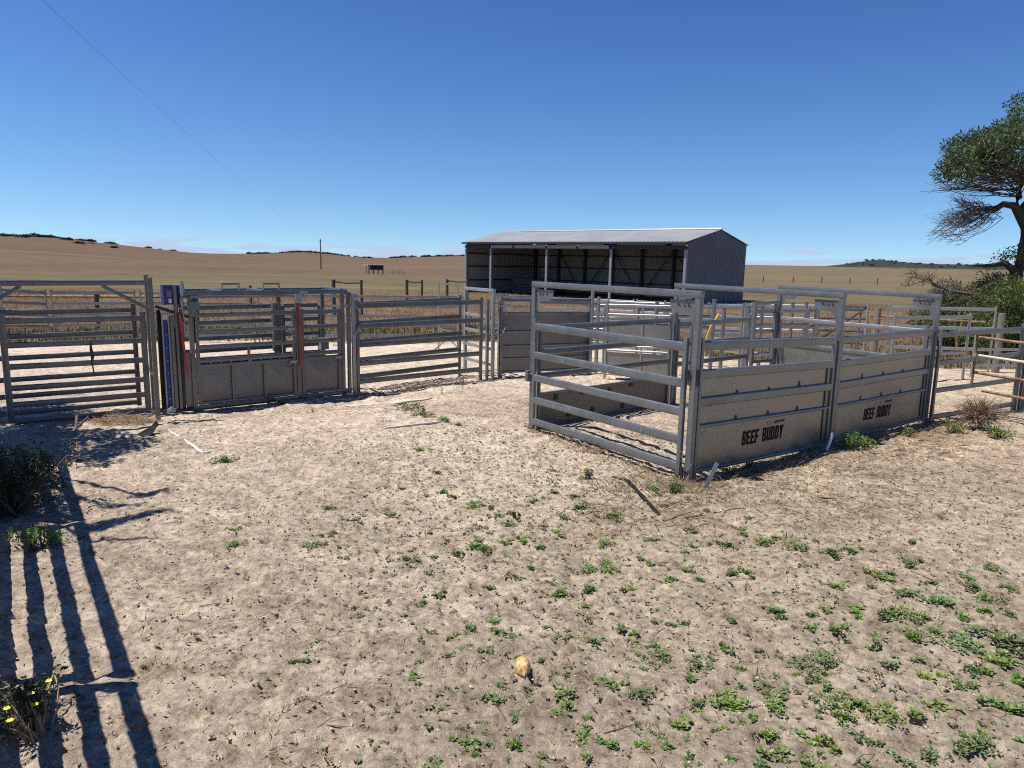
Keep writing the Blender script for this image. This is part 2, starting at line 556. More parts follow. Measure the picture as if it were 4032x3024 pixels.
def ground_tint(x, y):
    r = np.hypot(x, y)
    big = vnoise(x / 2.1, y / 2.1, 11) * .5 + vnoise(x / .8 + .4 * y, y / .55, 12) * .35 + vnoise(x / .28, y / .2, 13) * .3
    side = sstep(-3.5, 4.5, x - .15 * (y - 8))              # paler and pinker on the left, browner with weeds on the right
    sand = np.stack([.60 - .06 * side, .495 - .055 * side, .385 - .06 * side], -1)
    dirt = np.array([.32, .255, .185])
    k = np.clip(.20 + .28 * side + .55 * big, 0, .95)[..., None] * (1 - sstep(13, 17, y))[..., None]
    k = k * (1 - .6 * sstep(-.1, .2, in_apron(x, y)))[..., None]
    col = sand * (1 - k) + dirt * k
    # pasture beyond the yards
    n = vnoise(x / 9, y / 5, 21) * .6 + vnoise(x / 2.5, y / 1.6, 22) * .4
    straw = np.array([.22, .17, .09]); green = np.array([.11, .11, .045]); red = np.array([.155, .098, .06]); brown = np.array([.135, .100, .060])
    g1 = straw * .55 + green * .45 + n[..., None] * np.array([.05, .03, .01])
    g2 = red + n[..., None] * np.array([.05, .035, .02])
    g3 = np.array([.135, .11, .058]) + n[..., None] * np.array([.03, .03, .012])
    e = y - yard_edge(x)
    f = g1 + (g2 - g1) * sstep(3, 10, e)[..., None]
    f = f + (g3 - f) * sstep(28, 50, e + 5 * n)[..., None]
    n2 = vnoise(x / 60, y / 22, 23)
    az_ = sstep(-.3, .35, np.arctan2(x, y))[..., None]
    brown = np.array([.130, .088, .057]) * (1 - az_) + np.array([.145, .113, .064]) * az_
    f = f + ((brown + n2[..., None] * np.array([.014, .010, .005])) - f) * sstep(85, 170, r + 18 * n2)[..., None]
    trackd = np.abs(np.hypot(x, y) - (250 + 28 * np.sin(np.arctan2(x, y) * 5)))
    f = f + (np.array([.17, .125, .08]) - f) * ((1 - sstep(3, 9, trackd)) * .6 * (np.arctan2(x, y) < -.1))[..., None]
    far = sstep(1190, 1260, r) * (np.arctan2(x, y) > .40)
    f = f + (np.array([.035, .042, .03]) - f) * far[..., None]
    z = sstep(-.6, .8, e + .9 * vnoise(x / 1.4, y / 1.4, 24))
    z = np.where(y < 0, sstep(6, 12, -y), z)
    return col + (f - col) * z[..., None], z


Ccol, Zone = ground_tint(GX, GY)
NY, NX = GX.shape
V = np.stack([GX, GY, GZ], -1).reshape(-1, 3)
idx = np.arange(NX * NY).reshape(NY, NX)
Fq = np.stack([idx[:-1, :-1], idx[:-1, 1:], idx[1:, 1:], idx[1:, :-1]], -1).reshape(-1, 4)
gme = bpy.data.meshes.new("ground")
gme.vertices.add(len(V)); gme.vertices.foreach_set("co", V.ravel())
gme.loops.add(Fq.size); gme.loops.foreach_set("vertex_index", Fq.ravel().astype(np.int32))
gme.polygons.add(len(Fq))
gme.polygons.foreach_set("loop_start", np.arange(0, Fq.size, 4, dtype=np.int32))
gme.polygons.foreach_set("loop_total", np.full(len(Fq), 4, dtype=np.int32))
gme.polygons.foreach_set("use_smooth", np.ones(len(Fq), dtype=bool))
ca = gme.color_attributes.new("Col", 'FLOAT_COLOR', 'POINT')
ca.data.foreach_set("color", np.concatenate([np.clip(Ccol, .01, 1).reshape(-1, 3), np.ones((len(V), 1))], 1).ravel())
za = gme.attributes.new("zone", 'FLOAT', 'POINT')
za.data.foreach_set("value", Zone.ravel())
gme.materials.append(MT["ground"])
gme.update(); gme.validate()
ground = mk_obj("ground", gme)
tag(ground, "pale sandy yard ground passing into dry brown pasture and low hills", "ground", kind="structure")

# ------------------------------------------------------------------ cattle yard panels, gates and frames
def V2(p):
    return Vector((p[0], p[1], 0))


def lerp(a, b, t):
    return a + (b - a) * t


def panel(name, p0, p1, zl, zr=None, label="", cat="yard panel", group=None, mat="rail", rh=.095, rw=.04, ends=.03,
          stile_h=None, stile_w=.05, thin=(), sheets=(), sheetmat="sheet", n_front=None, feet=True, mid=(), stiles=True, base=None, legs=True):
    """a portable steel panel between two ground points: stiles, oval rails and optional sheets.
    zl and zr are rail heights at the two ends, sheets are (rail index above, rail index below) pairs or (z0, z1)"""
    zr = zr or zl
    a, b = V2(p0), V2(p1)
    u = (b - a).normalized()
    L = (b - a).length
    n = Vector((u.y, -u.x, 0))
    if n.y > 0:
        n = -n
    if n_front:
        n = Vector(n_front)
    m = (a + b) / 2
    g0, g1 = (gzs(a.x, a.y), gzs(b.x, b.y)) if base is None else base
    root = empty(name, (m.x, m.y, min(g0, g1)), label, cat, group)
    mt = MT[mat]
    top0, top1 = (stile_h or zl[0] + .1), ((stile_h or zr[0] + .1))
    if stiles:
        for p, g, t in ((a + u * ends, g0, top0), (b - u * ends, g1, top1)):
            MB().post(p.x, p.y, g - (.08 if legs else -.04), g + t, u, stile_w, .05).build("stile", mt, root)
    for s in mid:
        p = a + u * (L * s)
        MB().post(p.x, p.y, lerp(g0, g1, s) + min(zl) - .05, lerp(g0, g1, s) + lerp(zl[0], zr[0], s), u, .04, .03).build("brace_upright", mt, root)
    for k, (h0, h1) in enumerate(zip(zl, zr)):
        hh = .05 if k in thin else rh
        MB().bar(a + u * (ends + stile_w * .4) + Vector((0, 0, g0 + h0)), b - u * (ends + stile_w * .4) + Vector((0, 0, g1 + h1)), rw, hh, min(rw, hh) / 2 - .002, seg=4).build("rail", mt, root)
    out = []
    for (t0, t1) in sheets:
        q0 = a + u * (ends + .02) - n * .012
        q1 = b - u * (ends + .02) - n * .012
        mb = MB()
        mb.poly([q0 + Vector((0, 0, g0 + t1[0])), q1 + Vector((0, 0, g1 + t1[1])), q1 + Vector((0, 0, g1 + t0[1])), q0 + Vector((0, 0, g0 + t0[0]))], n, .004)
        out.append(mb.build("sheet", MT[sheetmat], root, smooth=False))
    root["_u"] = 0
    del root["_u"]
    return root, a, u, n, L, g0, g1, out


def portal(root, p0, p1, h, w=.085, d=.07, mat="rail", base=(0, 0), gusset=True, gw=.40, gh=.17, flip=1):
    """upright portal: two posts, a top beam and two slotted gusset plates"""
    a, b = V2(p0), V2(p1)
    u = (b - a).normalized()
    n = Vector((u.y, -u.x, 0)) * flip
    for p, g in ((a, base[0]), (b, base[1])):
        MB().post(p.x, p.y, g - .12, g + h - w - .003, u, w, d, .008).build("frame_post", MT[mat], root)
    MB().bar(a - u * (w / 2) + Vector((0, 0, base[0] + h - w / 2)), b + u * (w / 2) + Vector((0, 0, base[1] + h - w / 2)), d, w, .008).build("top_beam", MT[mat], root)
    if gusset:
        for p, sgn, g in ((a, 1, base[0]), (b, -1, base[1])):
            q = p + u * (sgn * w / 2) + Vector((0, 0, g + h - w - .03)) - n * .0
            pts = [(0, 0), (gw, 0), (gw - .01, -gh * .6), (gw - .09, -gh * .92), (.10, -gh), (.05, -gh * 1.5), (0, -gh * 2.2)]
            pl = MB().poly([q + u * (sgn * x) + Vector((0, 0, z)) for x, z in (pts if sgn > 0 else pts[::-1])], n, .008).build("gusset_plate", MT[mat], root, smooth=False)
            for k, (x, z, ww, hh) in enumerate(((.09, -.055, .05, .05), (.16, -.06, .035, .035), (.25, -.05, .05, .045))):
                c = q + u * (sgn * x) + Vector((0, 0, z)) + n * .006
                tri = [c + u * (sgn * -ww / 2) + Vector((0, 0, -hh / 2)), c + u * (sgn * ww / 2) + Vector((0, 0, -hh / 2)), c + u * (sgn * ww / 2) + Vector((0, 0, hh / 2))]
                MB().poly(tri if sgn > 0 else tri[::-1], n, .003).build("slot", MT["dark"], pl, smooth=False)
    return u, n


PA, PB, PC, PD = (2.16, 8.47), (.32, 11.0), (4.74, 10.51), (7.41, 12.72)
off = Vector((PB[0] - PA[0], PB[1] - PA[1]))
PC2 = (2.95, 13.2)
PD2 = (5.64, 15.45)

# --- the near gate in its tall frame
root = empty("framed_gate", (1.24, 9.73, 0), "tall galvanised portal frame with five-rail gate, nearest end of the race", "gate")
u, n = portal(root, PB, PA, 2.29)
n = -n if n.x > 0 else n
a = V2(PB) + u * .10 + n * .055
b = V2(PA) - u * .11 + n * .055
leaf = empty("gate_leaf", Vector((0, 0, 0)))
leaf.parent = root
for p, q in ((a, .08), (b, .06)):
    MB().post(p.x, p.y, q, 1.74, u, .06, .05).build("stile", MT["rail"], leaf)
for z in (1.625, 1.19, .84, .495, .16):
    MB().bar(a + u * .02 + Vector((0, 0, z)), b - u * .02 + Vector((0, 0, z)), .048, .112, .02, seg=3).build("rail", MT["rail"], leaf)
for p, z in ((b + u * .06, .10), (b + u * .06, 1.30)):
    MB().tube([p + Vector((0, 0, z - .06)) + n * .01, p + Vector((0, 0, z + .06)) + n * .01], .022, 10).build("hinge", MT["dark"], root)
q = V2(PB) + n * .06
MB().tube([q - u * .03 + Vector((0, 0, .90)), q + u * .20 + Vector((0, 0, .87))], .02, 8).build("latch_bolt", MT["bright"], root)
MB().box(q + n * .03 + Vector((0, 0, .86)), u * .06, n * .08, (0, 0, .16)).build("latch_box", MT["rail"], root, smooth=False)
for p in (V2(PB) - u * .045, V2(PA) + u * .048):
    mb = MB()
    mb.box(p + Vector((0, 0, 1.27)), u * .012, n * .045, (0, 0, .20))
    mb.build("keyhole_plate", MT["dark"], root, smooth=False)
# chain holding the gate foot
mb = MB()
for k in range(9):
    t = k / 8
    c = b + u * (.03 + .13 * t) + n * (.02 - .04 * t) + Vector((0, 0, .36 - .22 * math.sin(t * 2.4)))
    mb.tube([c + Vector((0, 0, .018)), c + u * .012, c - Vector((0, 0, .018)), c - u * .012, c + Vector((0, 0, .018))], .0045, 5)
mb.build("chain", MT["bright"], root)
# worn white scuffs rubbed across the rails
mb = MB()
for k in range(26):
    z = rnd.choice((1.625, 1.19, .84, .495, .16))
    s = rnd.uniform(.25, 2.6)
    hh = rnd.choice((.02, .035, .05, .09))
    c = a + u * s + n * .0235 + Vector((0, 0, z + rnd.uniform(-.02, .02) * (hh < .08)))
    mb.box(c, u * rnd.uniform(.006, .016), n * .002, (0, 0, min(hh, .062)))
mb.build("scuff_mark", MT["bright"], root, smooth=False)


GLYPH = {   # heavy condensed capitals as bars in a unit cell, x0 x1 z0 z1, plus slanted quads
    "B": [(0, .40, 0, 1), (.40, .80, .81, 1), (.40, .80, .40, .60), (.40, .80, 0, .19), (.62, 1, .55, .92), (.62, 1, .08, .46)],
    "E": [(0, .44, 0, 1), (.44, 1, .81, 1), (.44, .90, .40, .60), (.44, 1, 0, .19)],
    "F": [(0, .44, 0, 1), (.44, 1, .81, 1), (.44, .90, .38, .58)],
    "U": [(0, .40, .10, 1), (.60, 1, .10, 1), (.08, .92, 0, .20)],
    "D": [(0, .40, 0, 1), (.40, .84, .81, 1), (.40, .84, 0, .19), (.60, 1, .08, .92)],
    "Y": [(.30, .70, 0, .46), ((0, 1), (.42, 1), (.68, .42), (.31, .42)), ((.58, 1), (1, 1), (.69, .42), (.36, .42))]}


def lettering(a, u, n, s0, s1, z0, z1, zslope, body, parent, mat="ink", name="lettering", slant=.22):
    mb = MB()
    cw = (s1 - s0) / (len(body) - .10)
    H_ = z1 - z0
    k_ = 0
    for k, ch in enumerate(body):
        for st in GLYPH[ch]:
            q = [(st[0], st[2]), (st[1], st[2]), (st[1], st[3]), (st[0], st[3])] if not isinstance(st[0], tuple) else list(st)[::-1]
            o_ = -.0090 + .0003 * (k_ % 5); k_ += 1
            mb.poly([a + u * (s0 + cw * (k + .88 * x) + slant * .3 * (z - .5) * H_) + n * o_ + Vector((0, 0, z0 + H_ * z + zslope * (k + x) / len(body))) for x, z in q], n, .0016)
    return mb.build(name, MT[mat], parent, smooth=False)


def beef_panel(p0, p1, zl, zr, label, zt, zs):
    r, a, u, n, L, g0, g1, sh = panel("printed_panel", p0, p1, zl, zr, label, "yard panel", "printed sheeted panels of the race", ends=.10, rh=.118, rw=.05, thin=(3, 4), base=(0, 0), stile_h=None,
        sheets=[((zl[1], zr[1]), (zl[2], zr[2])), ((zl[2] - .005, zr[2] - .005), (zl[3], zr[3])), ((zl[3] - .005, zr[3] - .005), (zl[4], zr[4]))])
    # the outer stiles stand on the ground, an added dark strip paints the dark reflection at the far end
    p = a + u * (L - .20) + n * .002
    MB().box(p + Vector((0, 0, .62 + zr[4])), u * .075, n * .010, (0, 0, 1.12)).build("dark_reflection_strip", MT["crush"], r, smooth=False)
    low = sh[2]
    lettering(a, u, n, 1.078, 1.45, zt, zt + .188, zs * .39, "BEEF", low)
    lettering(a, u, n, 1.535, 2.03, zt - .012, zt + .178, zs * .5, "BUDDY", low)
    # small brand strip: red block with three pale chevrons and a dark italic line
    q = a + u * 1.625 - n * .0090 + Vector((0, 0, zt + .205))
    e = [(0, 0), (.122, -.004), (.128, .040), (.006, .043)]
    MB().poly([q + u * x + Vector((0, 0, z)) for x, z in e], n, .002).build("red_mark", MT["inkred"], low, smooth=False)
    mb = MB()
    for k in range(3):
        x = .016 + k * .034
        mb.poly([q + n * .0025 + u * (x + dx) + Vector((0, 0, dz)) for dx, dz in ((0, .007), (.013, .007), (.024, .021), (.013, .035), (0, .035), (.010, .021))], n, .001)
    mb.build("chevron_mark", MT["inkwhite"], low, smooth=False)
    mb = MB()
    x = .158
    while x < .415:
        w_ = rnd.uniform(.007, .011)
        mb.poly([q + u * (x + dx) + Vector((0, 0, dz)) for dx, dz in ((0, .0), (w_, .0), (w_ + .012, .036), (.012, .036))], n, .002)
        if rnd.random() < .7:
            zz = rnd.choice((.003, .016, .030))
            mb.poly([q + u * (x + dx) + Vector((0, 0, dz)) for dx, dz in ((.004, zz), (.026, zz), (.028, zz + .007), (.006, zz + .007))], n, .0026)
        x += rnd.uniform(.019, .026)
    mb.build("small_lettering", MT["ink"], low, smooth=False)
    for s, k in ((.90, 3), (1.62, 3), (2.34, 3), (.885, 2), (1.6, 2), (2.34, 2)):
        z0 = lerp(zl[k], zr[k], s / L) + (.024 if k == 3 else .046)
        hh = rnd.uniform(.05, .085)
        MB().poly([a + u * (s + dx) - n * .005 + Vector((0, 0, z0 + dz)) for dx, dz in ((-.035, 0), (.03, 0), (.018, hh * .7), (.002, hh), (-.012, hh * .6))], n, .006).build("bent_tab", MT["dark"], r, smooth=False)
    return r


beef_panel(PA, PC, [1.64, 1.30, .96, .66, .10], [1.54, 1.20, .87, .56, .0], "sheeted panel with black BEEF BUDDY lettering, nearest, beside the gate", .283, -.03)
beef_panel(PC, PD, [1.54, 1.19, .86, .55, .0], [1.51, 1.15, .82, .49, -.045], "sheeted panel with BEEF BUDDY lettering, the farther, weeds at its foot", .208, -.035)

root = empty("framed_gate", (3.85, 11.85, 0), "second tall portal frame across the race, standing between the two lettered panels", "gate frame")
portal(root, PC2, PC, 2.25, base=(0, -.02))
root = empty("framed_gate", (6.5, 14.1, 0), "third and farthest portal frame of the race, with a sheeted gate hung in it", "gate")
u, n = portal(root, PD2, PD, 2.21, base=(-.02, -.05))
n = -n if n.x > 0 else n
a = V2(PD2) + u * .1 + n * .05
b = V2(PD) - u * .1 + n * .05
leaf = empty("gate_leaf", (0, 0, 0)); leaf.parent = root
for p in (a, b):
    MB().post(p.x, p.y, .02, 1.62, u, .06, .05).build("stile", MT["rail"], leaf)
for z in (1.50, .98, .03):
    MB().bar(a + u * .02 + Vector((0, 0, z)), b - u * .02 + Vector((0, 0, z)), .045, .09, .02, seg=3).build("rail", MT["bright"] if z > 1.2 else MT["rail"], leaf)  # top rail's sunlit tone is painted in with the lighter zinc
MB().poly([a + Vector((0, 0, .03)), b + Vector((0, 0, .03)), b + Vector((0, 0, 1.0)), a + Vector((0, 0, 1.0))], n, .004).build("sheet", MT["sheet"], leaf, smooth=False)

# far side of the race
r, a, u, n, L, g0, g1, sh = panel("race_panel", PB, PC2, [1.58, 1.21, .84, .55, .02], None, "dark panel on the far side of the race, seen through the near gate", ends=.12, thin=(3, 4), base=(0, 0), sheets=[((.56, .56), (.02, .02))], sheetmat="crushsheet")
for s, zz in ((.5, .42), (1.1, .45), (1.75, .40), (2.3, .46), (2.55, .12), (2.1, .10), (1.35, .12), (.8, .11)):
    MB().poly([a + u * (s + dx) + n * .0 + Vector((0, 0, zz + dz)) for dx, dz in ((-.05, 0), (.05, .01), (.04, .08), (-.02, .10))], n, .004).build("bent_tab", MT["dark"], r, smooth=False)
e = V2(PC2) + (V2(PD2) - V2(PC2)) * .72
panel("race_panel", PC2, (e.x, e.y), [1.50, 1.12, .76, .40], None, "four-rail panel on the far side of the race beyond the second frame", ends=.1, base=(0, 0))
f_ = V2(PC2) + (V2(PD2) - V2(PC2)) * .74
root = empty("drafting_gate", ((f_.x + PD2[0]) / 2, (f_.y + PD2[1]) / 2, 0), "narrow upright drafting gate frame between the second and third portal frames", "gate")
u, n = portal(root, (f_.x, f_.y), (PD2[0] - .09, PD2[1] - .075), 1.86, w=.07, d=.06, gusset=False)
for z in (1.66, 1.25, .62):
    MB().bar(f_ + Vector((0, 0, z)), Vector((PD2[0] - .1, PD2[1] - .08, z - .02)), .035, .075, .014, seg=3).build("rail", MT["rail"], root)

# wide clutter of the forcing yard behind the race
panel("sheeted_panel", (-.28, 15.89), (1.82, 16.97), [1.72, 1.42, 1.02, .70, .42, .12], None, "dark sheeted panel with open top rail, left of the near gate frame", thin=(2, 3, 4, 5), rh=.08,
      sheets=[((1.42, 1.42), (1.02, 1.02)), ((1.0, 1.0), (.70, .70)), ((.68, .68), (.42, .42)), ((.40, .40), (.12, .12))], sheetmat="crushsheet")
panel("sheeted_panel", (2.06, 16.18), (3.46, 15.59), [1.66, 1.46, .76, .66, .12], None, "sunlit bright sheeted panel seen through the rails of the near gate", mat="bright", rh=.07, thin=(1, 2, 3, 4), mid=(.55,), sheetmat="sheet",
      sheets=[((1.25, 1.25), (.76, .76)), ((.62, .62), (.12, .12))])
root = empty("slam_post", (1.95, 16.85, 0), "bright twin post with slam latch between the sheeted panels behind the near gate", "gate post")
for dx, h in ((0, 1.95), (.14, 1.8), (.30, 1.6)):
    MB().post(1.83 + dx, 16.9 - dx * .3, -.1, h, (1, 0), .07, .07).build("post", MT["bright"], root)
mb = MB()
for k in range(7):
    mb.tube([(2.0 + .02 * k, 16.8, 1.42 - .03 * k), (2.02 + .02 * k, 16.78, 1.38 - .03 * k)], .016, 6)
mb.build("latch_chain", MT["bright"], root)

# back fence of the yards, panel by panel, left to right
B5 = [1.72, 1.36, 1.0, .64, .28]
back = [((-15.2, 21.5), (-15.12, 23.5), "short five-rail panel at the far left corner of the back fence", "rail"),
        ((-15.05, 23.6), (-13.0, 25.0), "back-fence panel slanting away left of the wide far-left corner post", "rail"),
        ((-12.9, 25.05), (-9.28, 26.0), "back-fence panel behind the top rails of the left-hand gate", "rail"),
        ((-9.18, 26.02), (-5.85, 26.5), "back-fence panel showing through the rails of the cattle crush", "rail"),
        ((-5.75, 26.5), (-1.72, 27.0), "back-fence panel running behind the plain double panel right of the crush", "rail"),
        ((-.85, 27.9), (.75, 28.0), "dark back-fence panel in front of the shed's open left bay", "rail"),
        ((1.0, 27.0), (2.84, 27.0), "bright back-fence panel under the shed, directly above the near gate", "bright"),
        ((2.92, 27.0), (4.32, 26.0), "bright back-fence panel under the shed's middle bay", "bright"),
        ((4.38, 25.95), (5.55, 25.0), "bright back-fence panel under the shed's right bay", "bright"),
        ((6.42, 24.0), (7.04, 22.0), "back-fence panel just right of the shed's end wall", "bright"),
        ((7.15, 21.9), (8.85, 21.0), "back-fence panel framed by the second portal frame", "bright"),
        ((10.28, 20.0), (12.96, 19.5), "bright three-rail panel below the dead branches at right", "bright")]
for k, (p0, p1, lab, mt_) in enumerate(back):
    zz = B5 if k < 11 else [1.70, 1.18, .62]
    panel("back_panel", p0, p1, zz, None, lab, "yard panel", "panels of the yards' back fence", mat=mt_)  # bright panels carry their sunlit tone in the colour
panel("inner_panel", (2.2, 21.5), (4.1, 20.6), [1.60, 1.25, .9, .5], None, "inner panel with slim rails between the race and the back fence", mat="rail", group="inner pen panels")
panel("inner_panel", (4.3, 20.4), (5.9, 18.6), [1.60, 1.25, .9, .5], None, "inner panel behind the drafting gate, half hidden by posts", mat="rail", group="inner pen panels")
panel("inner_panel", (5.5, 17.3), (7.3, 17.9), [1.55, 1.2, .85, .5], None, "inner panel with a white sunlit top edge, behind the third frame's left post", mat="bright", group="inner pen panels")
panel("inner_panel", (3.0, 17.6), (4.5, 18.1), [1.5, 1.1, .7, .35], None, "low dark inner panel behind the near frame's right post", mat="rail", group="inner pen panels")
for p0, p1, zz, mm, lab in (((.4, 18.6), (2.3, 19.7), [1.6, 1.2, .8, .4], "rail", "inner panel above the dark sheeted panel, behind the near gate's left half"),
                            ((2.5, 19.4), (3.9, 18.6), [1.65, 1.3, .95, .6, .25], "bright", "bright inner panel seen through the top of the near gate frame"),
                            ((4.6, 22.3), (6.3, 22.9), [1.7, 1.35, 1.0, .6], "rail", "distant inner panel left of the second portal frame's beam"),
                            ((5.4, 19.6), (7.0, 20.3), [1.65, 1.3, .95, .55], "bright", "bright inner panel behind the third frame's left post"),
                            ((7.2, 17.2), (8.9, 18.6), [1.6, 1.2, .85, .5], "rail", "inner panel running back from the third portal frame"),
                            ((-.6, 20.5), (-.1, 24.5), [1.6, 1.25, .9, .5], "bright", "inner panel running away beyond the sliding gate"),
                            ((6.6, 19.4), (8.3, 19.9), [1.55, 1.1, .7], "rail", "inner panel beyond the sheeted gate of the third frame"),
                            ((8.6, 16.4), (10.9, 17.3), [1.5, 1.1, .65], "bright", "bright rails behind the right-hand panel, left of the pipe gate")):
    panel("inner_panel", p0, p1, zz, None, lab, group="inner pen panels", mat=mm, rh=.08)
for k, (x, y, h, lab) in enumerate(((3.35, 17.0, 1.7, "steel post just left of the near frame's right post"), (3.75, 15.2, 1.6, "dark steel post behind the near frame's corner plate"), (6.2, 17.2, 1.75, "steel post right of the drafting gate"), (6.9, 18.0, 1.7, "thin steel post behind the sheeted gate"), (4.15, 16.2, 1.75, "upright steel post left of the yellow lever"), (4.55, 16.5, 1.8, "upright steel post right of the yellow lever"), (4.9, 16.9, 1.6, "short steel post behind the second portal frame's left half"), (5.2, 16.1, 1.7, "steel post close behind the drafting gate"), (7.4, 18.4, 1.7, "steel post in front of the dark field gate at right"))):
    root = empty("yard_post", (x, y, 0), lab, "post", "posts in the inner pens")
    MB().post(x, y, -.15, h, (.77, .64), .07, .07).build("post", MT["rail"], root)
    MB().box((x, y, h + .008), (.08, 0, 0), (0, .08, 0), (0, 0, .012)).build("cap", MT["bright"], root, smooth=False)
root = empty("yellow_lever", (4.2, 15.6, 0), "bright yellow lever leaning behind the near frame's right corner", "lever")
MB().tube([(4.12, 15.7, .5), (4.2, 15.6, 1.05), (4.26, 15.55, 1.30), (4.40, 15.5, 1.55)], .028, 8).build("lever_bar", MT["yellow"], root)
root = empty("sliding_gate", (-.7, 16.4, 0), "bright sliding race gate frame with hooped handle, right end of the plain double panel", "gate")
u, n = portal(root, (-1.12, 16.95), (-.44, 15.86), 1.97, w=.07, d=.07, mat="bright", gusset=False)
MB().post(-.30, 15.97, -.1, 1.72, u, .07, .06).build("frame_post", MT["rail"], root)
MB().post(-.56, 15.75, -.1, 1.74, u, .06, .06).build("frame_post", MT["rail"], root)
for z in (1.35, 1.0, .65, .3):
    MB().bar((-1.1, 16.9, z), (-.5, 15.95, z), .04, .07, .015, seg=3).build("rail", MT["bright"], root)
MB().tube([(-.45, 15.70, 1.62), (-.20, 15.82, 1.60), (-.15, 15.84, 1.4), (-.16, 15.84, 1.15), (-.25, 15.8, .98), (-.42, 15.72, .96)], .014, 8).build("hoop_handle", MT["bright"], root)
MB().bar((-.44, 15.72, .1), (-.44, 15.72, 1.65), .05, .05, .006).build("slide_bar", MT["bright"], root)
MB().bar((-.45, 15.78, 1.84), (-.12, 15.95, 1.84), .05, .06, .006).build("slide_track", MT["bright"], root)
MB().box((-.72, 16.27, 1.935), (.08, -.12, 0), (.02, .015, 0), (0, 0, .06)).build("yellow_label", MT["yellow"], root, smooth=False)

# plain double panel to the right of the crush
P2Z = [1.70, 1.31, .95, .59, .24]
panel("plain_panel", (-3.01, 13.77), (-.67, 15.65), P2Z, None, "dark five-rail panel between the crush and the sliding gate, the front one of two", mat="crush", rh=.105, stile_w=.065)
panel("plain_panel", (-3.12, 14.27), (-1.16, 16.02), [1.69, 1.32, .95, .59, .25], None, "dark five-rail panel standing close behind another, right of the crush", mat="crush", rh=.10)

# right-hand side
panel("end_fence_panel", (7.47, 12.66), (9.68, 13.72), [1.52, 1.02, .52, .04], [1.52, 1.05, .56, .08], "grey four-rail panel continuing right from the last lettered panel", base=(-.06, -.02))
panel("end_fence_panel", (9.82, 13.8), (12.4, 15.0), [1.55, 1.05, .56, .1], None, "four-rail panel leaving the picture at the right edge", base=(-.02, -.05))
root = empty("joining_post", (9.75, 13.76, 0), "pair of galvanised posts where the two right-hand panels meet", "gate post")
for dx, h in ((0, 1.62), (.11, 1.66)):
    MB().post(9.73 + dx, 13.78 - dx * .9, -.15, h, (.77, .64), .07, .07).build("post", MT["rail"], root)
root = empty("pipe_gate", (8.7, 12.8, 0), "rusty pipe gate with one worn pale rail leaning at the right edge", "gate")
g0, g1 = Vector((8.43, 13.12, 0)), Vector((9.25, 11.72, 0))
MB().tube([g0 + Vector((0, 0, .48)), g0 + Vector((0, 0, 1.43))], .024, 10).build("stile", MT["rust"], root)
MB().tube([g1 + Vector((0, 0, .36)), g1 + Vector((0, 0, 1.36))], .024, 10).build("stile", MT["rust"], root)
for z0, z1, mm in ((1.39, 1.33, "rust"), (1.06, 1.01, "palerust"), (.745, .70, "rust"), (.44, .38, "rust")):
    st = .12 if z0 < .5 else 0
    MB().tube([lerp(g0, g1, st) + Vector((0, 0, lerp(z0, z1, st))), g1 + Vector((0, 0, z1))], .026, 10).build("rail", MT[mm], root)
root = empty("timber_post", (10.05, 20.05, gzs(10.05, 20.05)), "thick grey timber post left of the bright three-rail panel", "post")
MB().tube([(10.05, 20.05, -.5), (10.04, 20.05, .6), (10.06, 20.06, 1.5)], [.10, .095, .085], 10).build("post", MT["timber"], root)
root = empty("timber_post", (13.1, 19.45, gzs(13.1, 19.45)), "grey timber post at the right end of the bright three-rail panel", "post")
MB().tube([(13.1, 19.45, -.5), (13.08, 19.45, 1.45)], [.10, .09], 10).build("post", MT["timber"], root)
root = empty("field_gate", (9.5, 21.3, -.3), "dark pipe field gate with a diagonal brace behind the third portal frame", "gate")
h0, h1 = Vector((8.9, 21.3, -.35)), Vector((9.98, 20.5, -.3))
for p in (h0, h1):
    MB().tube([p + Vector((0, 0, .05)), p + Vector((0, 0, 1.85))], .03, 8).build("stile", MT["shedcol"], root)
for z in (1.8, 1.45, 1.1, .75, .4):
    MB().tube([h0 + Vector((0, 0, z)), h1 + Vector((0, 0, z))], .025, 8).build("rail", MT["dark"], root)
MB().tube([h0 + Vector((0, 0, .7)), h1 + Vector((0, 0, 1.8))], .022, 8).build("brace", MT["dark"], root)
root = empty("pipe_rail_fence", (11.8, 21.6, -.4), "low dark-red pipe rail with bent legs behind the bright three-rail panel", "fence")
MB().tube([(10.3, 21.0, 1.22), (13.4, 20.6, 1.12)], .03, 8).build("rail", MT["rust"], root)
for x in (11.6, 11.95, 12.9):
    MB().tube([(x, 20.82, -.5), (x - .12, 20.82, .7), (x, 20.82, 1.17)], .035, 8).build("leg", MT["rust"], root)
panel("rear_panel", (11.5, 18.0), (13.6, 18.3), [1.15, .7, .3], None, "low pale rails lying behind the right-hand panel's top rail", mat="bright", rh=.07)

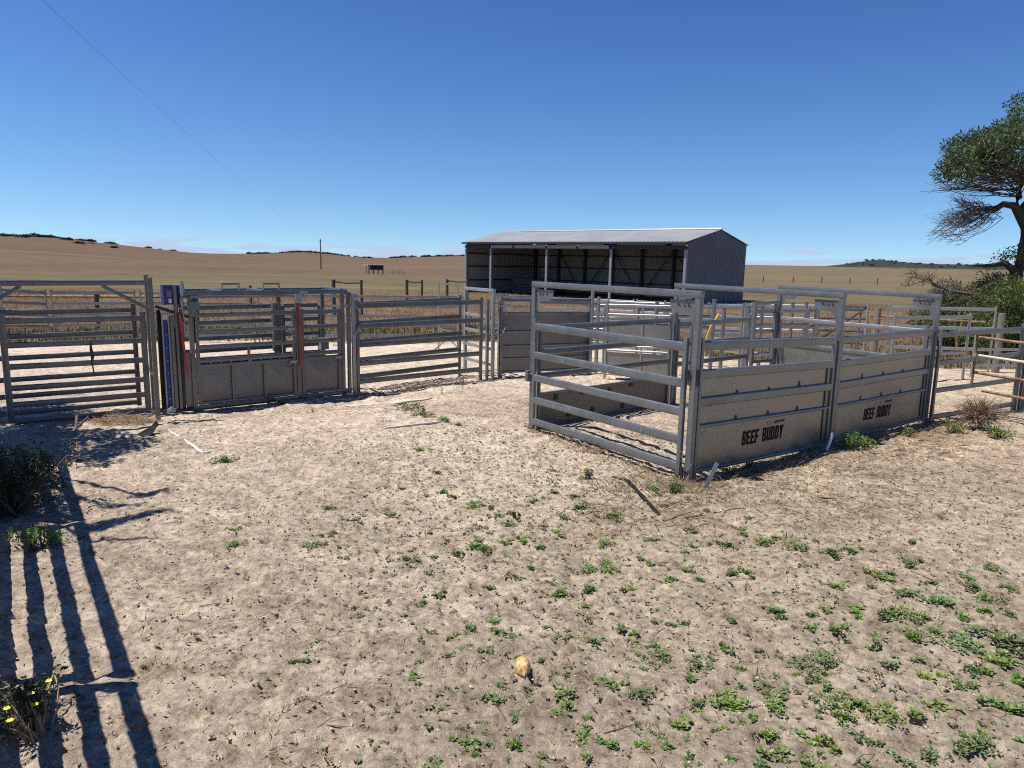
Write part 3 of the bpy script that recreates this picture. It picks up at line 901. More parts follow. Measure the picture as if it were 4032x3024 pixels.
# ladder-like loading steps behind the plain panels
root = empty("loading_stile", (-2.1, 24.8, gzs(-2.1, 24.8)), "bright tubular step frame standing beyond the plain double panel", "steps")
gl = gzs(-2.1, 24.8)
for x in (-2.55, -1.9):
    MB().post(x, 24.8, gl - .1, gl + 2.35 - (.14 if x > -2 else 0), (1, 0), .05, .05).build("upright", MT["bright"], root)
for z0, z1 in ((2.33, 2.2), (1.75, 1.55), (1.2, 1.05), (.75, .6)):
    MB().bar((-2.55, 24.8, gl + z0), (-1.9, 24.8, gl + z1), .05, .05, .006).build("rung", MT["bright"], root)
for x, d in ((-2.5, -.75), (-1.9, .8)):
    MB().bar((x, 24.8, gl + .7), (x - d, 24.5, gl + .02), .04, .04, .006).build("brace", MT["bright"], root)
for z in (1.5, 1.1, .7):
    MB().bar((-1.85, 24.85, gl + z), (-.75, 25.1, gl + z - .05), .04, .07, .012).build("side_rail", MT["bright"], root)

# ------------------------------------------------------------------ left gate, its frame and the fence beside the camera
panel("left_gate", (-7.46, 10.48), (-5.96, 11.69), [1.56, 1.20, .88, .56, .31, .05], None, "dark six-rail gate at left, the front one of the overlapping pair", "gate", "overlapping gates at left", mat="crush", rh=.088, stile_w=.085, base=(.02, .0), legs=False)
panel("left_gate", (-7.82, 10.72), (-6.23, 11.93), [1.64, 1.28, .95, .62, .36, .10], None, "dark six-rail gate at left, the one behind, with a strap hanging from it", "gate", "overlapping gates at left", mat="crush", rh=.078, stile_w=.07, base=(.03, .03), legs=False)
root = empty("gate_portal", (-6.4, 10.4, 0), "dark overhead beam on braced posts above the left-hand gates", "gate frame")
u = Vector((-5.56 + 7.27, 11.13 - 9.75, 0)).normalized()
for p, h in (((-7.27, 9.75), 2.2), ((-5.56, 11.13), 2.22)):
    MB().post(p[0], p[1], -.15, h, u, .065, .06).build("frame_post", MT["crush"], root)
MB().bar((-7.9, 9.24, 2.15), (-5.60, 11.10, 2.15), .07, .075, .008).build("top_beam", MT["crush"], root)
for s0, s1 in ((.55, .02), (1.55, 2.14)):
    q0, q1 = Vector((-7.27, 9.75, 2.11)) + u * s0, Vector((-7.27, 9.75, 1.76)) + u * s1
    MB().bar(q0, q1, .05, .05, .006).build("corner_brace", MT["crush"], root)
MB().post(-5.94, 11.78, -.15, 2.24, u, .06, .06).build("hinge_post", MT["crush"], root)
MB().box((-5.94, 11.78, 2.248), (.066, 0, 0), (0, .066, 0), (0, 0, .012)).build("post_cap", MT["bright"], root, smooth=False)
MB().box((-5.56, 11.13, 2.228), (.07, 0, 0), (0, .07, 0), (0, 0, .012)).build("post_cap", MT["bright"], root, smooth=False)
mb = MB()
for k in range(15):
    t = k / 14
    c = Vector((-5.96, 11.70, .80)).lerp(Vector((-5.56, 11.10, .84)), t) - Vector((0, 0, .13 * math.sin(math.pi * t)))
    mb.tube([c + Vector((-.012, 0, .004)), c + Vector((.012, .01, -.004))], .010, 5)
mb.build("chain", MT["bright"], root)
root = empty("hanging_strap", (-6.55, 11.15, 1.2), "dark strap hanging on the left-hand gate rails", "strap")
MB().tube([(-6.56, 11.17, 1.22), (-6.56, 11.17, 1.1), (-6.55, 11.18, .98), (-6.56, 11.17, .9), (-6.545, 11.18, .70)], [.010, .022, .026, .012, .010], 6).build("strap_cord", MT["dark"], root)

nrm = Vector((.818, .575, 0)); drn = Vector((-.575, .818, 0))
base_pt = nrm * -.25
for k, (t0, t1, lab) in enumerate(((2.2, 4.95, "tall four-rail panel beside the camera casting the long foreground shadows"), (5.05, 8.2, "tall four-rail panel hidden behind the dark left bush"), (8.3, 11.9, "tall four-rail panel joining the left-hand gate frame"), (-1.0, 2.1, "tall four-rail panel just left of and behind the camera"))):
    p0, p1 = base_pt + drn * t0, base_pt + drn * t1
    panel("side_fence_panel", (p0.x, p0.y), (p1.x, p1.y), [1.77, 1.21, .69, .19], None, lab, "yard panel", "panels of the left side fence", mat="rail", rh=.12, rw=.085, stile_w=.08, base=(0, 0))

# ------------------------------------------------------------------ the cattle crush
CO = Vector((-5.30, 11.84, 0))
CU = Vector((2.09, 1.74, 0)).normalized()
CV = Vector((-CU.y, CU.x, 0))
CN = -CV
CL = 2.72


def cp(s, z, d=0.0):
    return CO + CU * s + CV * d + Vector((0, 0, z))


crush = empty("cattle_crush", CO + CU * 1.3, "grey steel cattle crush with blue head bail and two red levers", "cattle crush")
cm, cs = MT["crush"], MT["crushsheet"]
DW = .85
for d in (0, DW):
    nm = "near" if d == 0 else "far"
    MB().bar(cp(-.05, .05, d), cp(CL + .12, .05, d), .06, .075, .006).build("base_rail", cm, crush)
    MB().bar(cp(-.1, 1.96, d), cp(CL + .1, 1.96, d), .06, .075, .006).build("top_rail", cm, crush)
    for s, w in ((.02, .07), (1.84, .075), (CL, .07)):
        MB().bar(cp(s, -.05, d), cp(s, 1.92, d), .06, w, .006, upv=CU).build("corner_post", cm, crush)
    zs_ = (1.60, 1.33, 1.07, .84) if d == 0 else (1.66, 1.40, 1.12, .90)
    for s0, s1 in ((.10, 1.76), (1.92, 2.64)):
        g = empty("side_gate", (0, 0, 0)); g.parent = crush
        for s in (s0, s1):
            MB().bar(cp(s, .10, d - .01), cp(s, 1.66, d - .01), .045, .055, .006, upv=CU).build("stile", cm, g)
        for z in zs_:
            MB().bar(cp(s0 + .02, z, d - .01), cp(s1 - .02, z, d - .01), .04, .075, .012, seg=3).build("rail", cm, g)
        MB().bar(cp(s0, .76, d - .01), cp(s1, .76, d - .01), .042, .05, .006).build("sheet_rail", cm, g)
        MB().bar(cp(s0, .125, d - .01), cp(s1, .125, d - .01), .042, .05, .006).build("sheet_rail", cm, g)
        cells = 3 if s1 - s0 > 1 else 1
        for k in range(cells):
            c0 = s0 + (s1 - s0) * k / cells + .02; c1 = s0 + (s1 - s0) * (k + 1) / cells - .02
            apex = .028
            mb = MB()
            mb.add([cp(c0, .14, d), cp(c1, .14, d), cp(c1, .745, d), cp(c0, .745, d), cp((c0 + c1) / 2, .4425, d - apex)], [(0, 1, 4), (1, 2, 4), (2, 3, 4), (3, 0, 4)])
            mb.build("sheet", cs, g, smooth=False)
            if k:
                MB().bar(cp(c0 - .02, .13, d - .012), cp(c0 - .02, .75, d - .012), .042, .045, .006, upv=CU).build("divider", cm, g)
# ratchet strip with slanting teeth above the sheets
MB().bar(cp(.12, .80, .015), cp(1.74, .80, .015), .02, .05, .004).build("ratchet_strip", MT["dark"], crush)
for k in range(8):
    s = .28 + k * .17
    MB().bar(cp(s, .775, -.012), cp(s + .05, .83, -.012), .012, .018, .003).build("ratchet_tooth", MT["bright"], crush)
MB().bar(cp(.94, .76, -.02), cp(.94, 1.10, -.02), .03, .045, .005, upv=CU).build("upright", cm, crush)
MB().tube([cp(-.15, 1.90, -.05), cp(1.84, 1.90, -.05), cp(1.95, 1.89, -.05)], .022, 8).build("lever_shaft", cm, crush)
MB().box(cp(1.84, 1.85, -.07), CU * .12, CV * .08, (0, 0, .16)).build("lever_bracket", MT["bright"], crush, smooth=False)
MB().box(cp(1.96, 1.93, -.02), CU * .14, CV * .06, (0, 0, .10)).build("lever_bracket", MT["bright"], crush, smooth=False)
MB().tube([cp(1.845, 1.80, -.08), cp(1.845, 1.74, -.085), cp(1.845, .64, -.09), cp(1.845, .61, -.09)], [.014, .018, .018, .014], 10).build("red_lever", MT["red"], crush)
MB().tube([cp(-.17, 1.64, -.10), cp(-.168, 1.58, -.10), cp(-.115, .66, -.12), cp(-.11, .59, -.12)], [.013, .019, .019, .013], 10).build("red_lever", MT["red"], crush)
for s in (.55, 1.25):
    MB().bar(cp(s, 1.985, 0), cp(s, 1.985, DW), .05, .05, .006).build("cross_member", cm, crush)
    for e in (0, .28):
        MB().bar(cp(s + e, 1.99, .02), cp(s + e, 2.12, .02), .03, .03, .004, upv=CU).build("top_bracket", MT["bright"], crush)
    MB().bar(cp(s, 2.11, .02), cp(s + .28, 2.11, .02), .03, .03, .004).build("top_bracket", cm, crush)
MB().bar(cp(CL, 1.985, 0), cp(CL, 1.985, DW), .06, .06, .006).build("cross_member", cm, crush)
for s, z in ((1.70, 1.31), (2.58, 1.06), (1.72, .72), (2.60, .74)):
    MB().box(cp(s, z, -.05), CU * .13, CV * .04, (0, 0, .045)).build("slam_latch", MT["bright"], crush, smooth=False)
    MB().tube([cp(s - .06, z, -.06), cp(s - .07, z - .10, -.06), cp(s + .05, z - .11, -.06)], .008, 6).build("latch_handle", MT["bright"], crush)
# dark squeeze ram seen inside
MB().bar(cp(1.66, .86, .55), cp(1.66, 1.74, .55), .10, .14, .02, upv=CU).build("squeeze_ram", MT["crush"], crush)
# head bail
hb = empty("head_bail", (0, 0, 0)); hb.parent = crush
for s, d, w, th, h, m in ((-.445, .10, .05, .07, 1.70, "black"), (-.405, .07, .025, .05, 1.66, "bright"), (-.36, .06, .065, .03, 1.54, "blue"), (-.315, .05, .025, .06, 1.60, "bright"), (-.27, .03, .055, .08, 1.62, "crush"), (-.205, .0, .05, .06, 2.10, "crush"), (-.15, .02, .045, .06, 1.62, "dark")):
    MB().bar(cp(s, .06, d), cp(s, h, d), th, w, .006, upv=CU).build("bail_upright", MT[m], hb)
for k in range(6):
    MB().tube([cp(-.36, .25 + k * .21, .05), cp(-.36, .25 + k * .21, .035)], .012, 6).build("rivet", MT["bright"], hb)
MB().poly([cp(-.12, .06, .005), cp(.0, .06, .005), cp(.0, .98, .005), cp(-.12, 1.0, .005)], CN, .006).build("bail_sheet", cs, hb, smooth=False)
MB().poly([cp(-.25, .06, .05), cp(-.13, .06, .012), cp(-.13, 1.0, .012), cp(-.25, 1.5, .05)], CN, .006).build("bail_sheet", cs, hb, smooth=False)
MB().tube([cp(-.50, .05, .10), cp(-.30, .05, .0), cp(-.02, .05, -.05)], .03, 8).build("foot_bar", MT["dark"], hb)
MB().tube([cp(-.42, .06, .02), cp(-.36, .08, .0), cp(-.30, .05, -.02)], [.035, .055, .035], 10).build("foot_casting", MT["bright"], hb)
MB().box(cp(-.265, 1.94, .10), CU * .21, CV * .16, (0, 0, .31)).build("blue_housing", MT["blue"], hb, smooth=False)
MB().box(cp(-.115, 1.91, .07), CU * .075, CV * .13, (0, 0, .36)).build("blue_housing", MT["blue"], hb, smooth=False)
MB().box(cp(-.285, 1.96, .017), CU * .075, CV * .012, (0, 0, .10)).build("grey_window", cm, hb, smooth=False)
MB().box(cp(-.275, 1.845, .017), CU * .045, CV * .006, (0, 0, .07)).build("pale_label", MT["white"], hb, smooth=False)
MB().bar(cp(-.50, 1.76, .04), cp(-.02, 1.58, .0), .03, .05, .006).build("linkage", MT["dark"], hb)
MB().tube([cp(-.10, 2.16, .0), cp(-.09, 2.02, -.02), cp(-.12, 1.85, -.04), cp(-.10, 1.5, -.05), cp(-.09, 1.25, -.05)], [.03, .04, .025, .016, .016], 8).build("linkage", MT["bright"], hb)
MB().box(cp(.06, 1.86, .02), CU * .14, CV * .05, (0, 0, .10)).build("blue_plate", MT["blue"], hb, smooth=False)
MB().bar(cp(.06, 1.15, .03), cp(.06, 1.58, .03), .05, .07, .006, upv=CU).build("catch_plate", MT["dark"], hb)
MB().poly([cp(.0, 1.83, -.04), cp(.14, 1.83, -.04), cp(.16, 1.74, -.04), cp(.11, 1.68, -.04), cp(.03, 1.68, -.04), cp(-.02, 1.74, -.04)], CN, .05).build("catch_plate", cm, hb, smooth=False)
# tail gate at the right-hand end
tg = empty("tail_gate", (0, 0, 0)); tg.parent = crush
for s, z1, m, w in ((2.84, 1.95, "crush", .06), (2.93, 1.9, "bright", .05), (3.02, 1.78, "crush", .06)):
    MB().bar(cp(s, .02, -.02), cp(s, z1, -.02), .06, w, .006, upv=CU).build("slide_post", MT[m], tg)
MB().bar(cp(2.72, 1.93, 0), cp(3.04, 1.86, 0), .06, .07, .006).build("slide_track", MT["bright"], tg)
MB().bar(cp(2.78, 1.70, -.02), cp(3.0, 1.68, -.02), .05, .06, .006).build("slide_track", MT["bright"], tg)
MB().tube([cp(2.98, 1.66, -.08), cp(3.02, 1.6, -.08), cp(3.02, 1.3, -.08), cp(2.96, 1.17, -.08), cp(2.90, 1.15, -.08)], .012, 8).build("hoop_handle", MT["bright"], tg)
MB().box(cp(3.0, .80, -.06), CU * .03, CV * .03, (0, 0, .12)).build("red_grip", MT["red"], tg, smooth=False)
MB().box(cp(2.55, .95, .45), CU * .16, CV * .1, (0, 0, .22)).build("pale_box", MT["bright"], tg, smooth=False)
MB().box(cp(2.50, 1.55, .42), CU * .20, CV * .1, (0, 0, .08)).build("pale_box", MT["bright"], tg, smooth=False)

# ------------------------------------------------------------------ the machinery shed
SM = Vector((12.73, 54.4, 0)); SL = Vector((-4.58, 69.4, 0))
SU = (SM - SL).normalized(); SW = Vector((-SU.y, SU.x, 0))
SLEN = (SM - SL).length
SWID = 10.4
SG = -.55
EAVE, RIDGE = 4.75, 5.85


def sp(s, w, z):
    return SL + SU * s + SW * w + Vector((0, 0, SG + z))


def corr(a, b, ztop, z0, nrm, pitch=.24, dep=.035):
    """ribbed wall sheeting from a to b, top edge height given by ztop(t)"""
    n = max(2, int((b - a).length / pitch))
    v, f = [], []
    for i in range(n + 1):
        for j, (dt, dn) in enumerate(((0, 0), (.5, 0), (.62, 1), (.88, 1))):
            t = min(1.0, (i + dt) / n)
            if i == n and j:
                continue
            p = a.lerp(b, t) + nrm * (dep * dn)
            v += [p + Vector((0, 0, z0)), p + Vector((0, 0, ztop(t)))]
    for k in range(len(v) // 2 - 1):
        f.append((2 * k, 2 * k + 2, 2 * k + 3, 2 * k + 1))
    return v, f


shed = empty("machinery_shed", SL + SU * (SLEN / 2) + SW * (SWID / 2) + Vector((0, 0, SG)), "long open-fronted steel shed with pale gable roof and dark end wall", "shed")
gab = lambda t: EAVE + (RIDGE - EAVE) * (1 - abs(2 * t - 1)) - .03
wall_specs = (("end_wall", sp(SLEN, .05, 0), sp(SLEN, SWID, 0), gab, SU, "shedwall"), ("end_wall", sp(0, .05, 0), sp(0, SWID, 0), gab, -SU, "shedin"), ("back_wall", sp(0, SWID, 0), sp(SLEN, SWID, 0), lambda t: EAVE - .05, SW, "shedin"))
for nm, a, b, zt, nr, mm in wall_specs:
    v, f = corr(a, b, zt, 0.02, nr)
    MB().add(v, f).build(nm, MT[mm], shed, smooth=False)
for side in (0, 1):
    v, f = [], []
    w0, w1 = (-.35, SWID / 2) if side == 0 else (SWID + .35, SWID / 2)
    n = int(SLEN / .35)
    for i in range(n + 1):
        for j, (dt, dz) in enumerate(((0, 0), (.55, 0), (.65, .018), (.9, .018))):
            s = -.15 + (SLEN + .3) * min(1, (i + dt) / n)
            if i == n and j:
                continue
            v += [sp(s, w0, EAVE - .07 * .2 + dz), sp(s, w1, RIDGE + dz)]
    for k in range(len(v) // 2 - 1):
        f.append((2 * k, 2 * k + 2, 2 * k + 3, 2 * k + 1) if side == 0 else (2 * k, 2 * k + 1, 2 * k + 3, 2 * k + 2))
    rf = MB().add(v, f).build("roof", MT["roof"], shed, smooth=False)
    if side == 0:
        MB().tube([sp(-.18, SWID / 2, RIDGE + .05), sp(SLEN + .18, SWID / 2, RIDGE + .05)], .09, 6).build("ridge_cap", MT["roof"], rf)
        MB().bar(sp(-.15, -.40, EAVE - .12), sp(SLEN + .15, -.40, EAVE - .12), .14, .16, .02).build("gutter", MT["shedsteel"], rf)
for w in (0,):
    for k, (s0, s1) in enumerate(((.0, 3.2), (3.3, 6.0), (6.1, 9.7), (9.8, 13.0), (13.1, 16.2), (16.3, SLEN))):
        MB().bar(sp(s0, -.10, EAVE - .42), sp(s1 - .1, -.10, EAVE - .42), .08, .30, .01).build("front_fascia", MT["shedcol"] if k in (1, 2, 3, 4) else MT["shedsteel"], shed)
for s in (.06, 3.25, 9.75, 16.3, SLEN - .06):
    MB().bar(sp(s, -.02, -.1), sp(s, -.02, EAVE - .6), .20, .20, .01, upv=SU).build("front_column", MT["shedcol"], shed)
for s in (.2, 3.25, 6.5, 9.75, 13.0, 16.3, 19.6, SLEN - .2):
    MB().bar(sp(s, SWID - .25, 0), sp(s, SWID - .25, EAVE - .1), .22, .22, .01, upv=SU).build("back_column", MT["shedsteel"], shed)
for s in (3.25, 9.75, 16.3):
    MB().bar(sp(s, 0, EAVE - .25), sp(s, SWID / 2, RIDGE - .2), .14, .25, .01).build("rafter", MT["shedsteel"], shed)
    MB().bar(sp(s, SWID - .1, EAVE - .25), sp(s, SWID / 2, RIDGE - .2), .14, .25, .01).build("rafter", MT["shedsteel"], shed)
for z in (1.2, 2.5, 3.7):
    MB().bar(sp(.1, SWID - .10, z), sp(SLEN - .1, SWID - .10, z), .06, .12, .01).build("girt", MT["shedsteel"], shed)
    MB().bar(sp(.10, .2, z), sp(.10, SWID - .2, z), .06, .12, .01).build("girt", MT["shedsteel"], shed)
for s0, s1 in ((9.75, 6.9), (9.75, 12.6), (16.3, 13.4), (16.3, 19.2), (3.25, 5.8)):
    MB().bar(sp(s0, SWID - .35, EAVE - .4), sp(s1, SWID - .35, .5), .05, .09, .01).build("wall_brace", MT["shedsteel"], shed)
root = empty("timber_stack", sp(5.6, 4.5, 0), "low dark stack of timber inside the shed's left bays", "timber stack")
for k in range(26):
    z = .25 + (k // 6) * .26
    w = 3.2 + (k % 6) * .55 + rnd.uniform(-.1, .1)
    s = rnd.uniform(-.5, .4)
    MB().bar(sp(3.6 + s, w, z), sp(7.4 + s, w, z), .46, .22, .02).build("beam", MT["timberstack"], root)

# ------------------------------------------------------------------ far paddock things
root = empty("power_pole", (-47.5, 180, gzs(-47.5, 180)), "thin timber power pole alone in the far paddock", "power pole")
pz = gzs(-47.5, 180)
MB().tube([(-47.5, 180, pz - .3), (-47.5, 180, 6.7)], [.17, .11], 8).build("pole", MT["darktimber"], root)
MB().bar((-47.9, 180, 6.2), (-47.1, 180, 6.2), .1, .12, .01).build("cross_arm", MT["darktimber"], root)
for x in (-47.85, -47.15, -47.5):
    MB().tube([(x, 180, 6.25 if x != -47.5 else 6.7), (x, 180, 6.45 if x != -47.5 else 6.95)], .06, 6).build("insulator", MT["white"], root)
wire = MB()
w0, w1 = Vector((-47.5, 180, 6.9)), Vector((-1.6, -14, 7.6))
wire.tube([w0.lerp(w1, t) - Vector((0, 0, 1.6 * 4 * t * (1 - t))) for t in np.linspace(0, 1, 50)], .0032, 4)
tag(wire.build("power_line", MT["dark"], None, origin=(-24, 83, 0)), "thin overhead wire crossing the upper left sky to the far pole", "power line")
hx, hy = -27.3, 145
hz_ = gzs(hx, hy)
root = empty("paddock_shelter", (hx, hy, hz_), "small dark open-sided shelter with white lid far out in the paddock", "shelter")
MB().bar((hx - 1.5, hy, hz_ + 1.75), (hx + 1.6, hy, hz_ + 1.75), 1.6, .12, .02).build("roof", MT["shedcol"], root)
MB().box((hx, hy + .4, hz_ + 1.25), (2.7, 0, 0), (0, .06, 0), (0, 0, .9)).build("wall", MT["dark"], root, smooth=False)
for x in (-1.9, -1.35, -.45, .45, 1.4):
    MB().bar((hx + x, hy - .6, hz_ - .1), (hx + x, hy - .6, hz_ + 1.7), .14, .2 if abs(x) < 1.5 else .12, .01, upv=(1, 0, 0)).build("leg", MT["dark"], root)
MB().box((hx - 2.1, hy - .3, hz_ + 1.72), (.95, 0, 0), (0, .9, 0), (0, 0, .22)).build("white_lid", MT["white"], root, smooth=False)
root = empty("rusty_frame", (hx + 4.0, hy, hz_), "low rusty trailer frame beside the small paddock shelter", "trailer frame")
MB().bar((hx + 2.6, hy, hz_ + .3), (hx + 5.6, hy, hz_ + .38), .9, .12, .02).build("bed", MT["rust"], root)
for x in (3.3, 4.4, 5.5):
    MB().bar((hx + x, hy - .4, hz_), (hx + x, hy - .4, hz_ + .75), .08, .08, .01).build("upright", MT["rust"], root)
MB().bar((hx + 3.3, hy - .4, hz_ + .72), (hx + 5.5, hy - .4, hz_ + .66), .06, .08, .01).build("side_bar", MT["rust"], root)
for x0, x1, yy, zt, lab in ((-9.4, -7.95, 38, 1.42, "strainer assembly of two dark posts and a rail above the crush"), (-6.75, -5.8, 46, 1.25, "short strainer post with a sagging rail left of the shed"), (-4.4, -3.05, 48, 1.28, "dark strainer rail on posts touching the shed's left edge")):
    g = gzs(x0, yy)
    root = empty("fence_strainer", ((x0 + x1) / 2, yy, g), lab, "fence strainer", "strainer assemblies along the paddock fence")
    for x, r_ in ((x0, .10), (x1, .075)):
        MB().tube([(x, yy, g - .2), (x, yy, zt)], r_, 8).build("post", MT["darktimber"], root)
    MB().tube([(x0, yy, zt - .10), ((x0 + x1) / 2, yy, zt - .17), (x1, yy, zt - .14)], .05, 6).build("rail", MT["darktimber"], root)
proto = MB().tube([(0, 0, -.2), (0, 0, 1.15)], .09, 6)
pme = mk_mesh("fence_post", proto.v, proto.f, MT["darktimber"], True, 40)
far_posts = [(46.5 + 4.6 * k + rnd.uniform(-.4, .4), 136 - 1.5 * k) for k in range(11)] + [(-17 + 5.2 * k, 47 + .5 * k) for k in range(2)]
for k, (x, y) in enumerate(far_posts):
    o = mk_obj("fence_post", pme, None, (x, y, gzs(x, y)))
    tag(o, "small dark fence post standing in the dry pasture beyond the shed" if k < 11 else "small dark fence post in the reddish grass behind the yards", "fence post", "pasture fence posts right of the shed" if k < 11 else "fence posts in the reddish grass")
root = empty("timber_rail_fence", (-13.5, 30, -.5), "long dark-red rail on posts behind the left end of the back fence", "fence")
MB().tube([(-21.0, 29.0, .78), (-13.2, 30.2, .82)], .05, 8).build("rail", MT["rust"], root)
for x, y in ((-20.6, 29.05), (-17, 29.6), (-13.2, 30.2)):
    MB().tube([(x, y, -.7), (x, y, 1.02)], .09, 8).build("post", MT["darktimber"], root)

# ------------------------------------------------------------------ leaves, twigs and grass
def fast_mesh(name, v, f, mat, smooth=False, col=None):
    v = np.asarray(v, float); f = np.asarray(f, np.int32)
    me = bpy.data.meshes.new(name)
    me.vertices.add(len(v)); me.vertices.foreach_set("co", v.ravel())
    k = f.shape[1]
    me.loops.add(f.size); me.loops.foreach_set("vertex_index", f.ravel())
    me.polygons.add(len(f))
    me.polygons.foreach_set("loop_start", np.arange(0, f.size, k, dtype=np.int32))
    me.polygons.foreach_set("loop_total", np.full(len(f), k, np.int32))
    me.polygons.foreach_set("use_smooth", np.full(len(f), smooth))
    if col is not None:
        ca = me.color_attributes.new("Col", 'FLOAT_COLOR', 'POINT')
        ca.data.foreach_set("color", np.concatenate([col, np.ones((len(v), 1))], 1).ravel())
    me.materials.append(mat)
    me.update(); me.validate()
    return me


def unit(a):
    return a / np.maximum(np.linalg.norm(a, axis=-1, keepdims=True), 1e-9)


def leaf_arrays(P, D, Ln, Wd, fold=.25):
    """one folded four-cornered leaf at each point"""
    n = len(P)
    D = unit(D)
    R = unit(rng.normal(size=(n, 3)))
    S = unit(np.cross(D, R))
    N = np.cross(S, D)
    Ln = Ln[:, None]; Wd = Wd[:, None]
    v = np.stack([P, P + D * Ln * .45 + S * Wd / 2 + N * Wd * fold, P + D * Ln, P + D * Ln * .45 - S * Wd / 2 + N * Wd * fold], 1).reshape(-1, 3)
    b = np.arange(n)[:, None] * 4
    f = np.concatenate([b + np.array([[0, 1, 2]]), b + np.array([[0, 2, 3]])], 0)
    return v, f


def clump_leaves(clumps, per, ln, wd, droop=.25, squash=.8):
    P, D = [], []
    for (x, y, z, r) in clumps:
        k = max(6, int(per * r * r))
        d = unit(rng.normal(size=(k, 3)))
        rad = r * rng.random((k, 1)) ** .42
        q = d * rad * np.array([1, 1, squash])
        P.append(q + np.array([x, y, z]))
        D.append(d + rng.normal(size=(k, 3)) * .7 - np.array([0, 0, droop]))
    P = np.concatenate(P); D = np.concatenate(D)
    return leaf_arrays(P, D, rng.uniform(*ln, len(P)), rng.uniform(*wd, len(P)))


def twig(mb, p0, p1, r0, r1, bend=.15, n=4, sides=3):
    p0, p1 = Vector(p0), Vector(p1)
    L = (p1 - p0).length
    o = Vector((rnd.uniform(-1, 1), rnd.uniform(-1, 1), rnd.uniform(-1, 1))) * bend * L
    pts = [p0.lerp(p1, t) + o * math.sin(math.pi * t) for t in np.linspace(0, 1, n)]
    mb.tube(pts, [lerp(r0, r1, t) for t in np.linspace(0, 1, n)], sides, cap=False)
    return pts


# big leaning tree at the right edge
TX = lambda x, z, dy=0: Vector((x, 26 + dy, z))
tg_ = gzs(17.9, 26)
tree = empty("spreading_tree", (17.9, 26, tg_), "large dark spreading tree with crooked trunk at the right edge", "tree")
tr = MB()
tr.tube([TX(17.95, tg_ - .2), TX(17.9, 1.0), TX(17.84, 2.4), TX(17.9, 3.49), TX(17.88, 4.05), TX(17.62, 4.5), TX(17.42, 4.79), TX(17.52, 5.11), TX(17.54, 5.57), TX(17.42, 6.1), TX(17.6, 6.9), TX(17.9, 7.6)],
        [.30, .20, .165, .145, .14, .15, .14, .115, .105, .09, .07, .04], 10)
for pts, rr in (([TX(17.40, 4.80), TX(17.0, 4.86), TX(16.75, 4.68), TX(16.45, 4.70), TX(16.2, 4.62)], [.13, .11, .10, .07, .05]),
                ([TX(17.86, 2.0), TX(17.3, 2.62, -.5), TX(16.9, 2.82, -.7), TX(16.3, 2.74, -.8), TX(15.6, 2.72, -.9)], [.16, .12, .10, .07, .03]),
                ([TX(17.6, 4.6), TX(18.4, 5.3, .5), TX(19.4, 6.2, .8)], [.14, .11, .05]),
                ([TX(17.5, 5.6), TX(16.6, 5.9, -.6), TX(15.6, 6.1, -1.0)], [.10, .07, .03]),
                ([TX(17.5, 5.9), TX(16.9, 6.6, .9), TX(16.4, 7.0, 1.6)], [.09, .06, .03]),
                ([TX(17.6, 6.8), TX(18.3, 7.4, -1.2), TX(19, 7.9, -2)], [.07, .05, .03])):
    tr.tube(pts, rr, 7)
tr.build("trunk", MT["bark"], tree)
crown = []
while len(crown) < 190:
    q = unit(rng.normal(size=3)) * rng.uniform(.45, 1) ** .5
    x, y, z = 19.05 + 4.2 * q[0], 26 + 3.8 * q[1], 6.2 + 2.9 * q[2]
    if z < 5.75 + .25 * max(0, x - 15) * .6 + rng.uniform(-.1, .2) or z > 5.9 + (x - 14.9) * .90:
        continue
    crown.append((x, y, z, rng.uniform(.38, .62)))
crown += [(15.0 + .08 * k + rng.uniform(-.1, .1), 25.6 + rng.uniform(-.8, .8), 5.75 + .13 * k + rng.uniform(-.1, .1), .34) for k in range(9)]
v, f = clump_leaves(crown, 800, (.10, .20), (.04, .08))
mk_obj("crown", fast_mesh("crown", v - np.array([17.9, 26, tg_]), f, MT["crown"]), tree)
v, f = clump_leaves([(16.6 + .17 * k, 25.2, 3.0 + .05 * k + rng.uniform(-.1, .12), .28) for k in range(9)], 620, (.10, .18), (.03, .06))
mk_obj("low_foliage", fast_mesh("low_foliage", v - np.array([17.9, 26, tg_]), f, MT["crown"]), tree)
tw = MB()
for k in range(70):                                        # bare limbs under the crown
    s = TX(17.5 + rnd.uniform(-.1, .1), rnd.uniform(5.0, 6.2), 0)
    e = TX(rnd.uniform(14.9, 17.0), rnd.uniform(5.4, 6.2), rnd.uniform(-2, 2))
    pts = twig(tw, s, e, .022, .008, .12, 6)
    for j in range(3):
        p = pts[rnd.choice((2, 3, 4))]
        twig(tw, p, p + Vector((rnd.uniform(-.9, -.1), rnd.uniform(-.4, .4), rnd.uniform(-.25, .35))), .010, .005, .1, 3)
for k in range(85):                                       # the dead fan hanging below
    s = TX(rnd.uniform(16.0, 16.9), rnd.uniform(4.35, 4.85), rnd.uniform(-.5, .5))
    t = rnd.random()
    e = TX(lerp(15.2, 15.9, rnd.random()) - .6 * t, lerp(5.0, 3.5, t) + rnd.uniform(-.2, .2), rnd.uniform(-.9, .9))
    pts = twig(tw, s, e, .013, .006, .18, 6)
    for j in range(4):
        p = pts[rnd.choice((1, 2, 3, 4))]
        twig(tw, p, p + Vector((rnd.uniform(-.55, -.1), rnd.uniform(-.3, .3), rnd.uniform(-.12, .38))), .007, .0045, .15, 3)
tw.build("bare_twigs", MT["twig"], tree, sharp=None)

